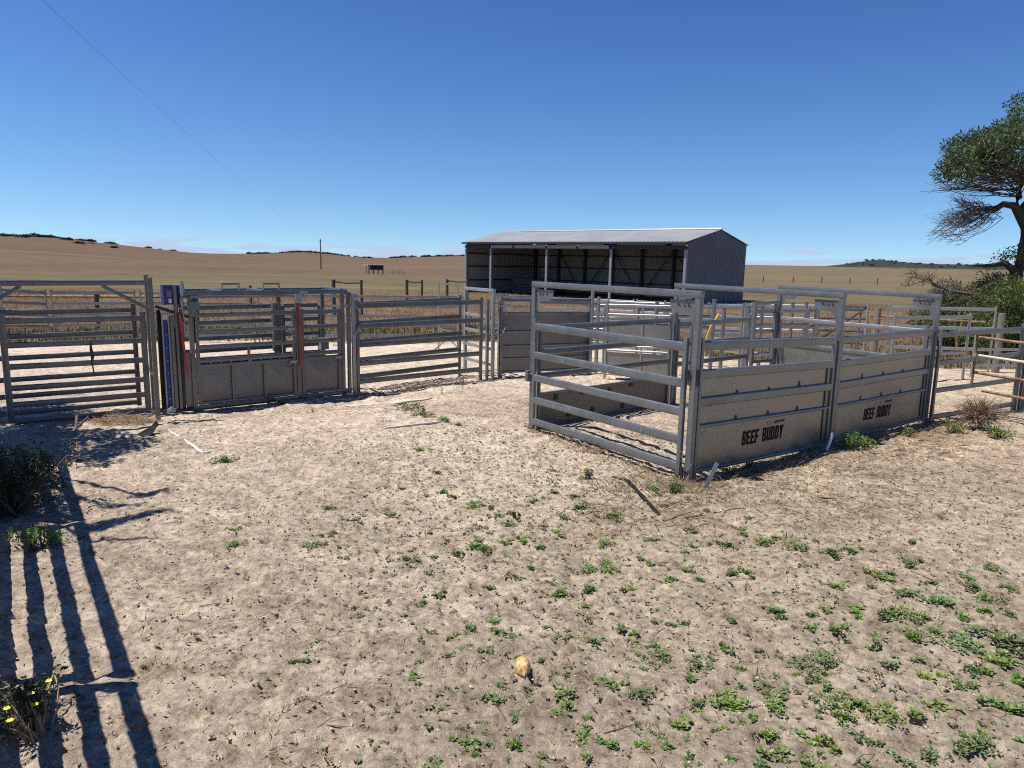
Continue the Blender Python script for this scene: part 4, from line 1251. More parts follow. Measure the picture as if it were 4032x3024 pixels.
dead = empty("dead_branch", (14.8, 24.5, gzs(14.8, 24.5)), "bare dead branch with fine twigs left of the tree, against the pasture", "dead branch")
db = MB()
main = [Vector((16.2, 24.6, .9)), Vector((15.5, 24.5, 1.75)), Vector((14.7, 24.5, 1.85)), Vector((14.1, 24.5, 2.05)), Vector((13.7, 24.5, 2.4))]
db.tube(main, [.09, .07, .055, .04, .02], 7)
for k in range(11):
    s = rnd.choice(main[1:]) + Vector((rnd.uniform(-.3, .3), 0, 0))
    e = s + Vector((rnd.uniform(-1.1, .5), rnd.uniform(-.6, .6), rnd.uniform(-.6, .75)))
    pts = twig(db, s, e, .026, .012, .15, 5)
    for j in range(7):
        p = pts[rnd.choice((1, 2, 3, 4))]
        q = twig(db, p, p + Vector((rnd.uniform(-.5, .3), rnd.uniform(-.3, .3), rnd.uniform(-.35, .4))), .012, .006, .12, 3)
        twig(db, q[1], q[1] + Vector((rnd.uniform(-.35, .2), rnd.uniform(-.2, .2), rnd.uniform(-.25, .25))), .008, .005, .1, 3)
db.build("branches", MT["deadwood"], dead, sharp=None)


def bush(name, label, cat, loc, clumps, per, ln, wd, mat, stems=0, group=None, droop=.1, twigs="deadwood", flowers=()):
    root = empty(name, loc, label, cat, group)
    org = np.array(loc)
    v, f = clump_leaves(clumps, per, ln, wd, droop)
    mk_obj("foliage", fast_mesh("foliage", v - org, f, MT[mat]), root)
    if stems:
        mb = MB()
        for k in range(stems):
            c = clumps[k % len(clumps)]
            twig(mb, (loc[0] + rnd.uniform(-.05, .05) * (1 + c[3]), loc[1] + rnd.uniform(-.05, .05), loc[2] - .03), (c[0] + rnd.uniform(-.5, .5) * c[3], c[1] + rnd.uniform(-.5, .5) * c[3], c[2] + rnd.uniform(-.3, .6) * c[3]), .008 + .012 * c[3], .004, .12, 4, 4)
        mb.build("stem", MT[twigs], root, sharp=None)
    for (x, y, z) in flowers:
        mb = MB()
        for k in range(7):
            t = 2 * math.pi * k / 7
            d = Vector((math.cos(t), math.sin(t), .25)); s = Vector((-math.sin(t), math.cos(t), 0))
            c = Vector((x, y, z))
            mb.add([c, c + d * .012 + s * .006, c + d * .021, c + d * .012 - s * .006], [(0, 1, 2, 3)])
        mb.build("flower", MT["petal"], root, smooth=False)
    return root


def blob(cx, cy, cz, rx, ry, rz, n, r0, r1):
    out = []
    for k in range(n):
        d = unit(rng.normal(size=3)) * rng.random() ** .4
        out.append((cx + rx * d[0], cy + ry * d[1], max(cz + rz * d[2], cz - rz * .9), rng.uniform(r0, r1)))
    return out


bush("green_bush", "bright green feathery bush filling the right edge under the tree", "bush", (15.4, 22, gzs(15.4, 22)),
     blob(15.3, 22.3, .95, 1.5, 1.2, 1.35, 80, .28, .5), 1100, (.08, .17), (.02, .045), "greenbush", 30, droop=.35)
bush("olive_bush", "dull olive bush left of the bright one, tangled with dead twigs", "bush", (16.4, 26.5, gzs(16.4, 26.5)),
     blob(16.5, 26.3, 1.0, 1.75, 1.2, 1.5, 80, .28, .5), 1300, (.08, .16), (.025, .05), "olive", 60, droop=.2)
bush("low_shrub", "low brown-green shrub under the dead branch", "bush", (13.9, 25.5, gzs(13.9, 25.5)),
     blob(13.9, 25.5, -.1, 1.1, .6, .45, 22, .18, .3), 420, (.06, .13), (.02, .04), "weeddry", 50)
lb = blob(-5.15, 6.95, .32, .50, .72, .30, 46, .12, .2) + [(-4.55, 7.25, .50, .11), (-4.52, 7.28, .62, .07), (-4.6, 6.9, .35, .13), (-4.72, 7.3, .45, .13)]
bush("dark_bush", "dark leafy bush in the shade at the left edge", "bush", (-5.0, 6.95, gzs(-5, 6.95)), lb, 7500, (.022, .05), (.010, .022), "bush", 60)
bush("flowering_plant", "small plant with pale leaves in front of the dark bush", "plant", (-4.15, 6.05, gzs(-4.15, 6.05)),
     blob(-4.2, 6.08, .10, .20, .10, .09, 10, .05, .09), 9000, (.02, .045), (.012, .022), "weed", 18, flowers=[(-4.12, 6.0, .17), (-4.22, 6.02, .15), (-4.05, 6.02, .12)])
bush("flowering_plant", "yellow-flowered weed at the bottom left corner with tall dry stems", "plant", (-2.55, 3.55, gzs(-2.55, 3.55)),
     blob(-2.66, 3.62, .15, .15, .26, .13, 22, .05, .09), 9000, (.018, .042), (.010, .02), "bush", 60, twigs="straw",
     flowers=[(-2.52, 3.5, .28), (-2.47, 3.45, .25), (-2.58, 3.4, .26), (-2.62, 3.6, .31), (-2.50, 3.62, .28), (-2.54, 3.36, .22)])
# the tree outside the left edge, known by the shade it throws
st = empty("shade_tree", (-9.6, 8.8, gzs(-9.6, 8.8)), "tree outside the left edge whose leafy shade falls across the gate foot", "tree")
mb = MB()
mb.tube([(-9.6, 8.8, -.2), (-9.5, 8.8, 1.5), (-9.2, 8.9, 2.6), (-8.8, 9.1, 3.4)], [.2, .17, .13, .07], 8)
for e in ((-7.6, 8.6, 3.3), (-6.4, 7.4, 3.2), (-5.75, 6.3, 4.2), (-5.6, 5.97, 4.2), (-5.75, 7.2, 4.2), (-6.0, 6.9, 4.2), (-9.4, 10.6, 3.4), (-8.2, 10.0, 3.6)):
    mb.tube([(-9.3, 8.9, 2.5), (-9.3 + (e[0] + 9.3) * .5, 8.9 + (e[1] - 8.9) * .5, e[2] - .15), e], [.09, .05, .02], 6)
mb.build("trunk", MT["bark"], st)
cl = blob(-8.4, 9.3, 3.5, 1.15, 1.2, .8, 40, .22, .42) + [(-7.15 + .1 * k, 9.0 + .2 * k, 4.2, .3) for k in range(3)] + [(-7.0, 8.8, 3.6, .3), (-7.3, 9.6, 3.9, .35), (-6.75, 8.5, 3.8, .22)] + blob(-9.4, 10.9, 3.4, 1.2, 1.0, .6, 26, .25, .42) + blob(-7.5, 8.3, 3.2, .6, .5, .4, 12, .2, .3)
fing = []
for (x0, y0), (x1, y1), nn_, r0, r1 in (((-5.75, 6.30), (-5.22, 6.84), 12, .10, .05), ((-5.55, 5.97), (-4.97, 6.08), 10, .045, .025), ((-5.75, 7.2), (-5.55, 7.40), 5, .09, .05), ((-5.95, 6.9), (-5.5, 6.95), 6, .06, .03)):
    fing += [(x0 + (x1 - x0) * k / nn_, y0 + (y1 - y0) * k / nn_, 4.2 + rng.uniform(-.04, .04), r0 + (r1 - r0) * k / nn_) for k in range(nn_)]
v2, f2 = clump_leaves(fing, 16000, (.03, .06), (.02, .035))
mk_obj("overhanging_twigs", fast_mesh("overhanging_twigs", v2 - np.array([-9.6, 8.8, gzs(-9.6, 8.8)]), f2, MT["crown"]), st)
cl += blob(-6.35, 6.75, 3.25, .45, .55, .3, 14, .16, .26) + blob(-7.0, 7.6, 3.3, .55, .5, .3, 12, .2, .3)
v, f = clump_leaves(cl, 3000, (.07, .14), (.035, .07))
mk_obj("crown", fast_mesh("crown", v - np.array([-9.6, 8.8, gzs(-9.6, 8.8)]), f, MT["crown"]), st)

# ------------------------------------------------------------------ shrubs on the far ridge
def scrub_blob(seed, n=14):
    r_ = np.random.default_rng(seed)
    cl = [(r_.uniform(-1, 1), r_.uniform(-.6, .6), r_.uniform(.15, .75), r_.uniform(.25, .5)) for k in range(n)]
    v, f = clump_leaves(cl, 260, (.2, .45), (.12, .25), 0)
    return v, f


sv = []
for s in range(4):
    v, f = scrub_blob(s + 50)
    sv.append(fast_mesh("ridge_shrub", v, f, MT["scrub"]))
ridge = [(10, 1.6), (40, 2.3), (70, 1.5), (100, 2.6), (130, 1.8), (160, 3.0), (190, 2.2), (215, 2.6), (240, 1.8), (283, 1.6), (335, 1.7), (355, 2.4), (380, 1.5), (447, 2.0), (470, 1.2), (593, 1.6), (640, 1.0), (690, 1.2)]
lower = [(43, 1.6, 400), (107, 1.5, 385), (283, 1.9, 385), (331, 1.5, 340), (464, 1.3, 330), (378, .9, 365)]
nshr = 0
for k, q in enumerate([(a_, b_, 445) for a_, b_ in ridge] + lower):
    az = math.atan((q[0] - 2016) / 2850 * 1.0)
    x, y = q[2] * math.sin(az), q[2] * math.cos(az)
    o = mk_obj("ridge_shrub", sv[k % 4], None, (x, y, gzs(x, y) - .1))
    o.scale = (q[1] * 1.3, q[1] * 1.3, q[1] * .62)
    o.rotation_euler.z = rnd.uniform(0, 6)
    tag(o, "dark low shrub on the skyline of the left hill" if k < len(ridge) else "single dark shrub dotted on the brown slope of the left hill", "shrub", "shrubs along the left skyline" if k < len(ridge) else "shrubs on the left slope")
cl = []
for k in range(330):
    if k < 150:
        pxx = rnd.choice((rnd.uniform(985, 1180), rnd.uniform(1120, 1330), rnd.uniform(1180, 1460))); R = rnd.uniform(840, 900)
    elif k < 230:
        pxx = rnd.uniform(1530, 1850); R = rnd.uniform(850, 900)
    else:
        pxx = rnd.uniform(3290, 4100); R = rnd.uniform(1290, 1460)
    az = math.atan((pxx - 2016) / 2850)
    x, y = R * math.sin(az), R * math.cos(az)
    s = rnd.uniform(1.0, 2.4) * (1 if k < 230 else 1.0)
    cl.append((x, y, gzs(x, y) + s * .4, s))
P, D, S_ = [], [], []
for (x, y, z, r_) in cl:
    k = 46
    d = unit(rng.normal(size=(k, 3))); d[:, 2] = np.abs(d[:, 2])
    P.append(d * r_ * np.array([1.5, 1, .75]) * rng.uniform(.5, 1, (k, 1)) + np.array([x, y, z - r_ * .4])); D.append(rng.normal(size=(k, 3))); S_.append(np.full(k, r_))
S_ = np.concatenate(S_)
v, f = leaf_arrays(np.concatenate(P), np.concatenate(D), S_ * .7, S_ * .5)
tag(mk_obj("distant_scrub", fast_mesh("distant_scrub", v, f, MT["scrub"])), "dark scrub along the far ridges behind the shed", "scrub", kind="stuff")

# ------------------------------------------------------------------ dry grass beyond the yards
def grass(n, region, h, colf, blades=5, lean=.35, wid=(.012, .03), spread_=.12):
    X, Y = region(n)
    Z = gz(X, Y)
    n = len(X)
    B = blades
    ang = rng.uniform(0, 2 * np.pi, (n, B))
    hh = rng.uniform(h[0], h[1], (n, 1)) * rng.uniform(.6, 1.1, (n, B))
    bx = X[:, None] + rng.normal(0, spread_, (n, B)); by = Y[:, None] + rng.normal(0, spread_, (n, B)); bz = np.repeat(Z[:, None], B, 1) - .02
    ln = rng.uniform(.05, lean, (n, B)) * hh
    w = rng.uniform(wid[0], wid[1], (n, B))
    wa = rng.uniform(0, np.pi, (n, B))
    p0 = np.stack([bx - np.cos(wa) * w, by - np.sin(wa) * w, bz], -1); p1 = np.stack([bx + np.cos(wa) * w, by + np.sin(wa) * w, bz], -1)
    p2 = np.stack([bx + np.cos(ang) * ln + np.cos(wa) * w * .7, by + np.sin(ang) * ln + np.sin(wa) * w * .7, bz + hh * .75], -1)
    p3 = np.stack([bx + np.cos(ang) * ln * 1.5, by + np.sin(ang) * ln * 1.5, bz + hh], -1)
    v = np.stack([p0, p1, p2, p3], 2).reshape(-1, 3)
    b = np.arange(n * B)[:, None] * 4
    f = np.concatenate([b + np.array([[0, 1, 2]]), b + np.array([[0, 2, 3]])], 0)
    c = np.repeat(colf(X, Y), B * 4, 0) * np.repeat(rng.uniform(.75, 1.2, (n * B, 1)), 4, 0)
    return v, f, np.clip(c, .01, 1)


def band(e0, e1, power=1.0):
    def reg(n):
        e = e0 + (e1 - e0) * rng.random(n) ** power
        X = rng.uniform(-.85, .85, n) * (27 + e)
        return X, yard_edge(X) + e
    return reg


def gcol(X, Y):
    n = (vnoise(X / 7, Y / 4, 41) * .6 + vnoise(X / 2, Y / 1.5, 42) * .4)[:, None]
    e = (Y - yard_edge(X))[:, None]
    straw = np.array([[.26, .20, .105]]); green = np.array([[.10, .11, .04]]); red = np.array([[.185, .125, .075]])
    k = np.clip(.5 + n * 1.3, 0, 1)
    near_ = straw * 1.1 * (1 - k * .55) + green * k * .55
    t = sstep(3, 9, e + 2 * n)
    far_ = red * (1 + .35 * n) + .04 * straw
    return near_ * (1 - t) + far_ * t


parts_ = [grass(5200, band(.2, 6, 1.0), (.12, .4), gcol, 5), grass(17000, band(4, 40, 1.2), (.07, .22), gcol, 6, 1.2, (.006, .016), .35)]
v = np.concatenate([parts_[0][0], parts_[1][0]]); f = np.concatenate([parts_[0][1], parts_[1][1] + len(parts_[0][0])]); c = np.concatenate([parts_[0][2], parts_[1][2]])
tag(mk_obj("dry_grass", fast_mesh("dry_grass", v, f, MT["grass"], col=c)), "reddish and straw-coloured dry grass beyond the yards", "grass", kind="stuff")


def foot_region(n):
    lines = [((2.0, 8.35), (.3, 11.0), .10), ((2.3, 8.45), (4.7, 10.4), .12), ((4.8, 10.4), (7.4, 12.6), .16), ((7.4, 12.4), (9.6, 13.5), .3), ((1.2, 8.2), (2.2, 8.2), .25), ((-3, 13.6), (-.7, 15.5), .08), ((3.0, 13.0), (5.6, 15.3), .15)]
    k = rng.integers(0, len(lines), n)
    t = rng.random(n)
    L_ = np.array([[*l[0], *l[1], l[2]] for l in lines])[k]
    return L_[:, 0] + (L_[:, 2] - L_[:, 0]) * t + rng.normal(0, 1, n) * L_[:, 4], L_[:, 1] + (L_[:, 3] - L_[:, 1]) * t + rng.normal(0, 1, n) * L_[:, 4] - .06


def fcol(X, Y):
    k = rng.random((len(X), 1))
    return np.array([[.36, .26, .15]]) * (1 - k) + np.array([[.19, .13, .08]]) * k


def mat_region(n):
    X = np.empty(0); Y = np.empty(0)
    while len(X) < n:
        x = rng.uniform(.8, 8.5, n); y = rng.uniform(6.6, 12.2, n)
        d = (y - 8.4) - .78 * (x - 2.2)          # below the line of lettered panels
        k = (d < -.05) & (d > -2.6) & (rng.random(n) < np.exp(d / 1.1) * (.35 + .65 * (vnoise(x / .6, y / .45, 91) > .05)))
        X = np.concatenate([X, x[k]]); Y = np.concatenate([Y, y[k]])
    return X[:n], Y[:n]


v, f, c = grass(1500, mat_region, (.05, .13), fcol, 4, 2.6, (.002, .004), .04)
v[:, 2] -= .0; gg = gz(v[:, 0], v[:, 1]); v[:, 2] = gg + (v[:, 2] - gg) * .28 + .004
tag(mk_obj("straw_litter", fast_mesh("straw_litter", v, f, MT["grass"], col=c)), "flattened dead straw on the ground in front of the lettered panels", "straw", kind="stuff")
v, f, c = grass(900, foot_region, (.04, .15), fcol, 5, 1.4, (.0025, .005), .05)
tag(mk_obj("dry_tufts", fast_mesh("dry_tufts", v, f, MT["grass"], col=c)), "dry straw tufts along the feet of the panels", "grass", kind="stuff")

# ------------------------------------------------------------------ weeds on the sand
def weed_mesh(k, mat):
    r_ = np.random.default_rng(300 + k)
    bigv = k >= 14
    fs_ = .58 if bigv else 1.0
    ros = [(0, 0)] + [(r_.normal(0, .24), r_.normal(0, .2)) for j in range(r_.integers(7, 12) if bigv else r_.integers(1, 5))]
    V_, F_ = [], []
    for (cx, cy) in ros:
        nl = r_.integers(12, 22)
        for j in range(nl):
            t = 2 * math.pi * j / nl * 1.0 + r_.uniform(-.4, .4)
            el = r_.uniform(.05, 1.0)
            L = r_.uniform(.11, .24) * (1.1 - .3 * el) * fs_; W = L * r_.uniform(.55, .8)
            d = np.array([math.cos(t) * math.cos(el), math.sin(t) * math.cos(el), math.sin(el)])
            s = np.array([-math.sin(t), math.cos(t), r_.uniform(-.3, .3)])
            n_ = np.cross(d, s)
            b = np.array([cx, cy, .02 + (.10 * r_.random() if bigv else 0)]) + d * r_.uniform(.02, .12)
            pts = [b, b + d * L * .35 + s * W * .5 + n_ * W * .12, b + d * L * .8 + s * W * .36 + n_ * W * .08 - np.array([0, 0, .03 * L]), b + d * L - np.array([0, 0, .12 * L]), b + d * L * .8 - s * W * .36 + n_ * W * .08 - np.array([0, 0, .03 * L]), b + d * L * .35 - s * W * .5 + n_ * W * .12]
            q = len(V_)
            V_ += pts
            F_ += [(q, q + 1, q + 2, q + 3), (q, q + 3, q + 4, q + 5)]
    return np.array(V_), np.array(F_)


weed_arr = [weed_mesh(k, None) for k in range(22)]
weed_me = [fast_mesh("weed", v, f, MT["weed"], smooth=False) for v, f in weed_arr]
WEEDS = "207,647,13 244,654,17 263,637,19 291,652,12 294,625,22 317,630,12 334,632,9 356,608,23 389,662,11 413,655,14 191,581,19 202,582,12 269,556,17 298,561,8 314,576,25 321,547,19 343,538,27 355,570,11 390,585,13 385,565,21 384,545,20 431,606,17 415,561,15 201,512,14 226,505,10 240,508,13 262,510,11 286,510,19 300,507,23 311,504,15 306,484,18 347,515,13 367,520,15 385,520,16 218,485,13 234,480,14 237,469,7 288,475,19 259,470,12 248,460,7 347,494,10 317,463,24 348,468,31 336,453,24 328,442,14 152,455,11 154,440,8 211,446,19 194,438,15 201,433,12 186,428,8 247,442,10 261,449,9 277,447,11 271,425,12 307,436,15 312,432,12 330,427,13 148,420,8 135,396,22 131,396,14 165,417,15 162,396,19 202,417,10 192,402,16 201,399,16 213,397,16 197,385,17 222,383,18 230,398,9 241,388,14 262,400,11 137,379,8 145,387,7 150,370,10 168,371,11 176,366,13 194,373,9 204,367,8 149,352,13 136,346,12 121,349,9 162,344,16 194,345,11 212,354,10 217,346,9 231,353,15 258,361,20 266,365,16 261,344,13 287,365,9 284,385,6 304,395,14 -54,535,13 -67,527,8 -69,486,6 -58,481,6 -35,478,10 -25,489,9 -9,478,13 5,471,8 41,544,14 59,526,12 58,505,9 66,545,14 86,527,7 109,499,8 128,500,9 82,485,11 91,472,9 61,467,15 45,476,8 34,477,6 -40,449,8 -18,453,10 -31,456,6 -58,435,9 9,445,7 24,440,8 37,435,9 30,425,6 54,445,6 89,454,9 106,454,16 128,441,15 117,424,13 91,434,7 67,414,13 65,424,10 83,408,16 -4,412,7 3,402,7 13,404,6 36,407,14 38,392,13 -36,405,6 -25,403,6 -13,397,10 9,386,8 27,383,10 47,383,7 14,379,5 -16,378,6 -12,368,6 -29,359,9 -19,358,9 -9,358,6 -16,349,7 -21,353,5 -41,338,7 21,351,10 44,350,11 44,365,7 60,363,7 78,360,9 83,371,7 90,360,9 99,348,9 100,379,14 115,397,14 14,340,8 76,377,6 -37,736,15 -19,734,11 -12,710,14 2,716,13 12,697,9 -1,684,15 33,685,9 24,757,10 50,784,10 71,771,17 75,737,24 90,719,10 110,719,19 55,709,16 16,652,10 30,634,11 -29,628,17 -2,635,13 -20,625,10 93,646,16 139,651,10 167,803,18 168,753,15 210,738,12 251,714,12 243,653,18 232,687,11 206,645,16 118,611,11 85,603,18 90,592,15 81,581,11 69,584,16 42,546,15 66,553,14 100,553,11 136,569,11 153,589,15 160,571,15 191,586,12 203,580,12 5,567,9 19,589,8 -2,610,8 55,880,19 -18,549,8 -366,893,27 -125,961,19 -89,853,15 -121,789,10 -74,780,14 -62,765,13 -93,770,10 -37,741,15 -162,773,15 -190,721,16 -156,694,12 -171,655,15 -132,677,8 -169,633,9 -177,622,16 -247,621,18 -225,625,12 -264,657,9 -187,1238,37 -143,1183,33 -110,1152,32 -84,1119,21 -76,663,10 -86,626,8 -59,645,10 -68,612,11 -48,619,12 -30,633,14 -90,604,12 -149,602,10 -164,602,8"
wl_ = [tuple(float(q) / 100 for q in t.split(",")) for t in WEEDS.split()]
wr = random.Random(5)
while len(wl_) < 298:
    x, y = wr.uniform(-1.5, 3.6), wr.uniform(3.4, 7.2)
    if wr.random() < .25 + .2 * (x + 1.5) / 2 - .06 * (y - 3.4):
        wl_.append((x, y, wr.uniform(.06, .12)))
for k, (x, y, d) in enumerate(wl_):
    o = mk_obj("weed", weed_me[wr.randrange(14, 22) if d >= .15 else wr.randrange(14)], None, (x, y, gzs(x, y) - .004))
    s = d * (wr.uniform(1.3, 1.6) if d < .15 else wr.uniform(1.05, 1.3))
    o.scale = (s, s, s * wr.uniform(.75, 1.05))
    o.rotation_euler.z = wr.uniform(0, 6.28)
    big = d >= .17
    tag(o, "leafy green weed clump spreading on the bare sand" if big else "small green weed seedling scattered on the bare sand", "weed", "larger weed clumps on the sand" if big else "small weeds on the sand")
# seedlings too small to count
P_, F_ = [], []
q = 0
nsm = 0
while nsm < 7000:
    x, y = wr.uniform(-4.5, 6.5), 3.3 + 7.6 * wr.random() ** .95
    dens = .12 + .55 * sstep(-3.2, -.3, x) * (1 - .45 * sstep(2.2, 5, x)) + .3 * vnoise(x / 1.1, y / 1.1, 77)
    if wr.random() > dens or in_apron(np.array([x]), np.array([y]))[0] > -.1:
        continue
    v, f = weed_arr[wr.randrange(14)]
    m_ = min(len(f), wr.randrange(6, 20)); f = f[:m_]; v = v[:m_ * 3 + 3 if m_ % 2 else m_ * 3]
    v = v[:int(f.max()) + 1]
    s = wr.uniform(.06, .13); t = wr.uniform(0, 6.28)
    R_ = np.array([[math.cos(t), -math.sin(t), 0], [math.sin(t), math.cos(t), 0], [0, 0, 1]])
    P_.append((v * s) @ R_.T + np.array([x, y, gzs(x, y) - .003])); F_.append(f + q); q += len(v)
    nsm += 1
tag(mk_obj("seedlings", fast_mesh("seedlings", np.concatenate(P_), np.concatenate(F_), MT["seedling"])), "scattering of tiny seedlings between the weeds", "weed", kind="stuff")

# taller weeds along the panels
tall = [((4.95, 10.25, .20), "leafy green weed against the foot of the farther lettered panel's left end"), ((5.25, 10.45, .16), "green weed beside the leafy one below the farther lettered panel"), ((6.35, 11.3, .15), "upright weed below the middle of the farther lettered panel"), ((7.35, 11.75, .2), "green weed left of the brown tumbleweed"),
        ((7.95, 11.45, .24), "bushy green weed in front of the brown tumbleweed"), ((2.75, 8.75, .17), "dark weed under the nearest lettered panel"), ((3.1, 9.05, .13), "small dark weed under the middle of the nearest lettered panel"), ((1.88, 7.98, .13), "compact green weed beside the black strip"), ((.95, 8.5, .12), "pale weed with yellow flowers left of the black strip"), ((-4.0, 12.5, .13), "sparse weed at the foot of the crush")]
for k, ((x, y, r_), lab) in enumerate(tall):
    z = gzs(x, y)
    bush("tall_weed", lab, "weed", (x, y, z), blob(x, y, z + r_ * .55, r_ * .75, r_ * .6, r_ * .55, 10, r_ * .2, r_ * .4), 7000 if k != 9 else 3000, (.025, .055), (.014, .03), "weed" if k != 8 else "weeddry", 16, flowers=[(x + .05, y - .05, z + .14), (x - .06, y, z + .15)] if k == 8 else ())
z = gzs(7.9, 12.1)
tb = MB()
for k in range(420):
    d = Vector((rnd.gauss(0, 1), rnd.gauss(0, 1), rnd.gauss(0, .9))).normalized()
    s = Vector((7.95, 12.05, z + .27)) + d * rnd.uniform(.0, .2)
    e = Vector((7.95, 12.05, z + .29)) + Vector((d.x * .38, d.y * .34, d.z * .31)) * rnd.uniform(.7, 1.05) + Vector((rnd.uniform(-.1, .1), rnd.uniform(-.1, .1), rnd.uniform(-.06, .06)))
    if e.z < z: e.z = z + .01
    twig(tb, s, e, .006, .0035, .25, 4, 3)
tag(tb.build("tumbleweed", MT["tumble"], None, sharp=None, origin=(7.95, 12.05, z)), "round brown tumbleweed of fine dry twigs beside the right-hand panel", "tumbleweed")
sh_ = MB()
for k in range(420):
    t = rnd.uniform(0, 6.28); rr = math.sqrt(rnd.random())
    c = Vector((-6.0 + math.cos(t) * rr * .50, 10.92 + math.sin(t) * rr * .26, .02 + .13 * (1 - rr) * rnd.random()))
    d = Vector((rnd.gauss(.7, .5), rnd.gauss(0, .5), rnd.gauss(0, .12))).normalized() * rnd.uniform(.08, .2)
    twig(sh_, c - d, c + d, .003, .002, .15, 3, 3)
tag(sh_.build("straw_heap", MT["straw"], None, sharp=None, origin=(-6.0, 10.92, 0)), "flat heap of dry straw under the left-hand gate", "straw heap")

# ------------------------------------------------------------------ litter on the ground
lt = MB()
for k in range(2600):
    x, y = wr.uniform(-5.5, 6.5), 3.0 + 10 * wr.random() ** 1.3
    z = gzs(x, y) + .004
    L = wr.choice((.02, .03, .04, .06, .09)) * wr.uniform(.6, 1.4)
    t = wr.gauss(0, .9)
    d = Vector((math.cos(t), math.sin(t), wr.uniform(-.05, .12))) * L
    p = Vector((x, y, z))
    bnd = Vector((-d.y, d.x, .1)) * wr.uniform(-.25, .25)
    r_ = wr.uniform(.0012, .003) * (1.4 if L > .1 else 1)
    lt.tube([p - d, p + bnd, p + d], [r_, r_, r_ * .6], 3, cap=False)
tag(lt.build("twig_litter", MT["deadwood"], None, sharp=None), "fine dead twigs littering the sand", "litter", kind="stuff")
n = 8500
X = rng.uniform(-5.5, 7.5, n); Y = 3.0 + 10 * rng.random(n) ** 1.2
P = np.stack([X, Y, gz(X, Y) + .003], -1)
D = rng.normal(size=(n, 3)); D[:, 2] = np.abs(D[:, 2]) * .25
v, f = leaf_arrays(P, D, rng.uniform(.015, .045, n), rng.uniform(.008, .02, n), .3)
cc = np.repeat(np.where(rng.random((n, 1)) < .6, np.array([[.075, .05, .035]]), np.array([[.42, .33, .22]])) * rng.uniform(.7, 1.3, (n, 1)), 4, 0)
tag(mk_obj("leaf_litter", fast_mesh("leaf_litter", v, f, MT["grass"], col=cc)), "dead leaf crumbs scattered over the sand", "litter", kind="stuff")
n = 15000
X = rng.uniform(-5.5, 7.0, n); Y = 3.0 + 9 * rng.random(n) ** 1.25
keep = in_apron(X, Y) < .05; X, Y = X[keep], Y[keep]; n = len(X)
S1 = rng.uniform(.003, .010, n) * np.where(rng.random(n) < .06, 1.6, 1)
O6 = np.array([[1, 0, 0], [0, 1, 0], [-1, 0, 0], [0, -1, 0], [0, 0, .75], [0, 0, -.6]])
v = np.stack([X, Y, gz(X, Y) + S1 * .15], -1)[:, None, :] + O6[None] * S1[:, None, None] * rng.uniform(.6, 1.5, (n, 6, 1))
fo = np.array([[0, 1, 4], [1, 2, 4], [2, 3, 4], [3, 0, 4], [1, 0, 5], [2, 1, 5], [3, 2, 5], [0, 3, 5]])
f = (np.arange(n)[:, None, None] * 6 + fo[None]).reshape(-1, 3)
tc_, _z = ground_tint(X, Y)
cc = np.repeat(np.clip(tc_ * rng.uniform(.45, 1.15, (n, 1)), .02, 1), 6, 0)
tag(mk_obj("sand_clods", fast_mesh("sand_clods", v.reshape(-1, 3), f, MT["grass"], col=cc)), "crumbs and clods of sandy soil kicked up over the yard", "soil", kind="stuff")
sm = MB()
for k in range(260):
    x, y = wr.uniform(-3, 5.5), 3.1 + 7 * wr.random() ** 1.2
    s = wr.uniform(.004, .013); z = gzs(x, y)
    c = Vector((x, y, z + s * .3))
    sm.add([c + Vector((s * wr.uniform(.7, 1.6), 0, 0)), c + Vector((0, s, 0)), c - Vector((s * wr.uniform(.7, 1.5), 0, 0)), c - Vector((0, s, 0)), c + Vector((0, 0, s * .8)), c - Vector((0, 0, s * .6))], [(0, 1, 4), (1, 2, 4), (2, 3, 4), (3, 0, 4), (1, 0, 5), (2, 1, 5), (3, 2, 5), (0, 3, 5)])
tag(sm.build("pale_stones", MT["concrete"], None, smooth=False), "tiny pale stones and shell chips on the sand", "stones", kind="stuff")

# ------------------------------------------------------------------ single things lying about
gm, nt, b = new_mat("gourd_skin")
n1 = noise_node(nt, 38, 6, .65)
r1 = ramp(nt, n1.outputs["Fac"], [(.36, (.20, .09, .03)), (.46, (.46, .25, .08)), (.56, (.62, .42, .17)), (.70, (.70, .56, .32))])
nt.links.new(r1.outputs[0], b.inputs["Base Color"]); b.inputs["Roughness"].default_value = .5
gx, gy = .105, 4.26
gzz = gzs(gx, gy)
v, f = [], []
ax = Vector((.10, -.93, -.16)).normalized(); sx = Vector((1, .1, 0)).normalized(); sy = ax.cross(sx)
prof = [(-.078, .002), (-.074, .020), (-.062, .036), (-.042, .047), (-.018, .0515), (.008, .050), (.032, .042), (.052, .030), (.068, .017), (.078, .007), (.082, .001)]
for (t, r_) in prof:
    for j in range(20):
        an = 2 * math.pi * j / 20
        rr = r_ * (1 + .035 * math.cos(5 * an + 1))
        v.append(Vector((gx, gy, gzz + .046)) + ax * t + sx * (math.cos(an) * rr) + sy * (math.sin(an) * rr))
for i in range(len(prof) - 1):
    for j in range(20):
        f.append((i * 20 + j, i * 20 + (j + 1) % 20, (i + 1) * 20 + (j + 1) % 20, (i + 1) * 20 + j))
g = empty("dried_gourd", (gx, gy, gzz), "dried yellow-brown gourd lying on the sand in the foreground", "gourd")
MB().add(v, f).build("skin", gm, g, sharp=None)
MB().tube([Vector((gx, gy, gzz + .046)) + ax * .076, Vector((gx, gy, gzz + .046)) + ax * .094], [.006, .003], 6).build("stalk", MT["deadwood"], g)

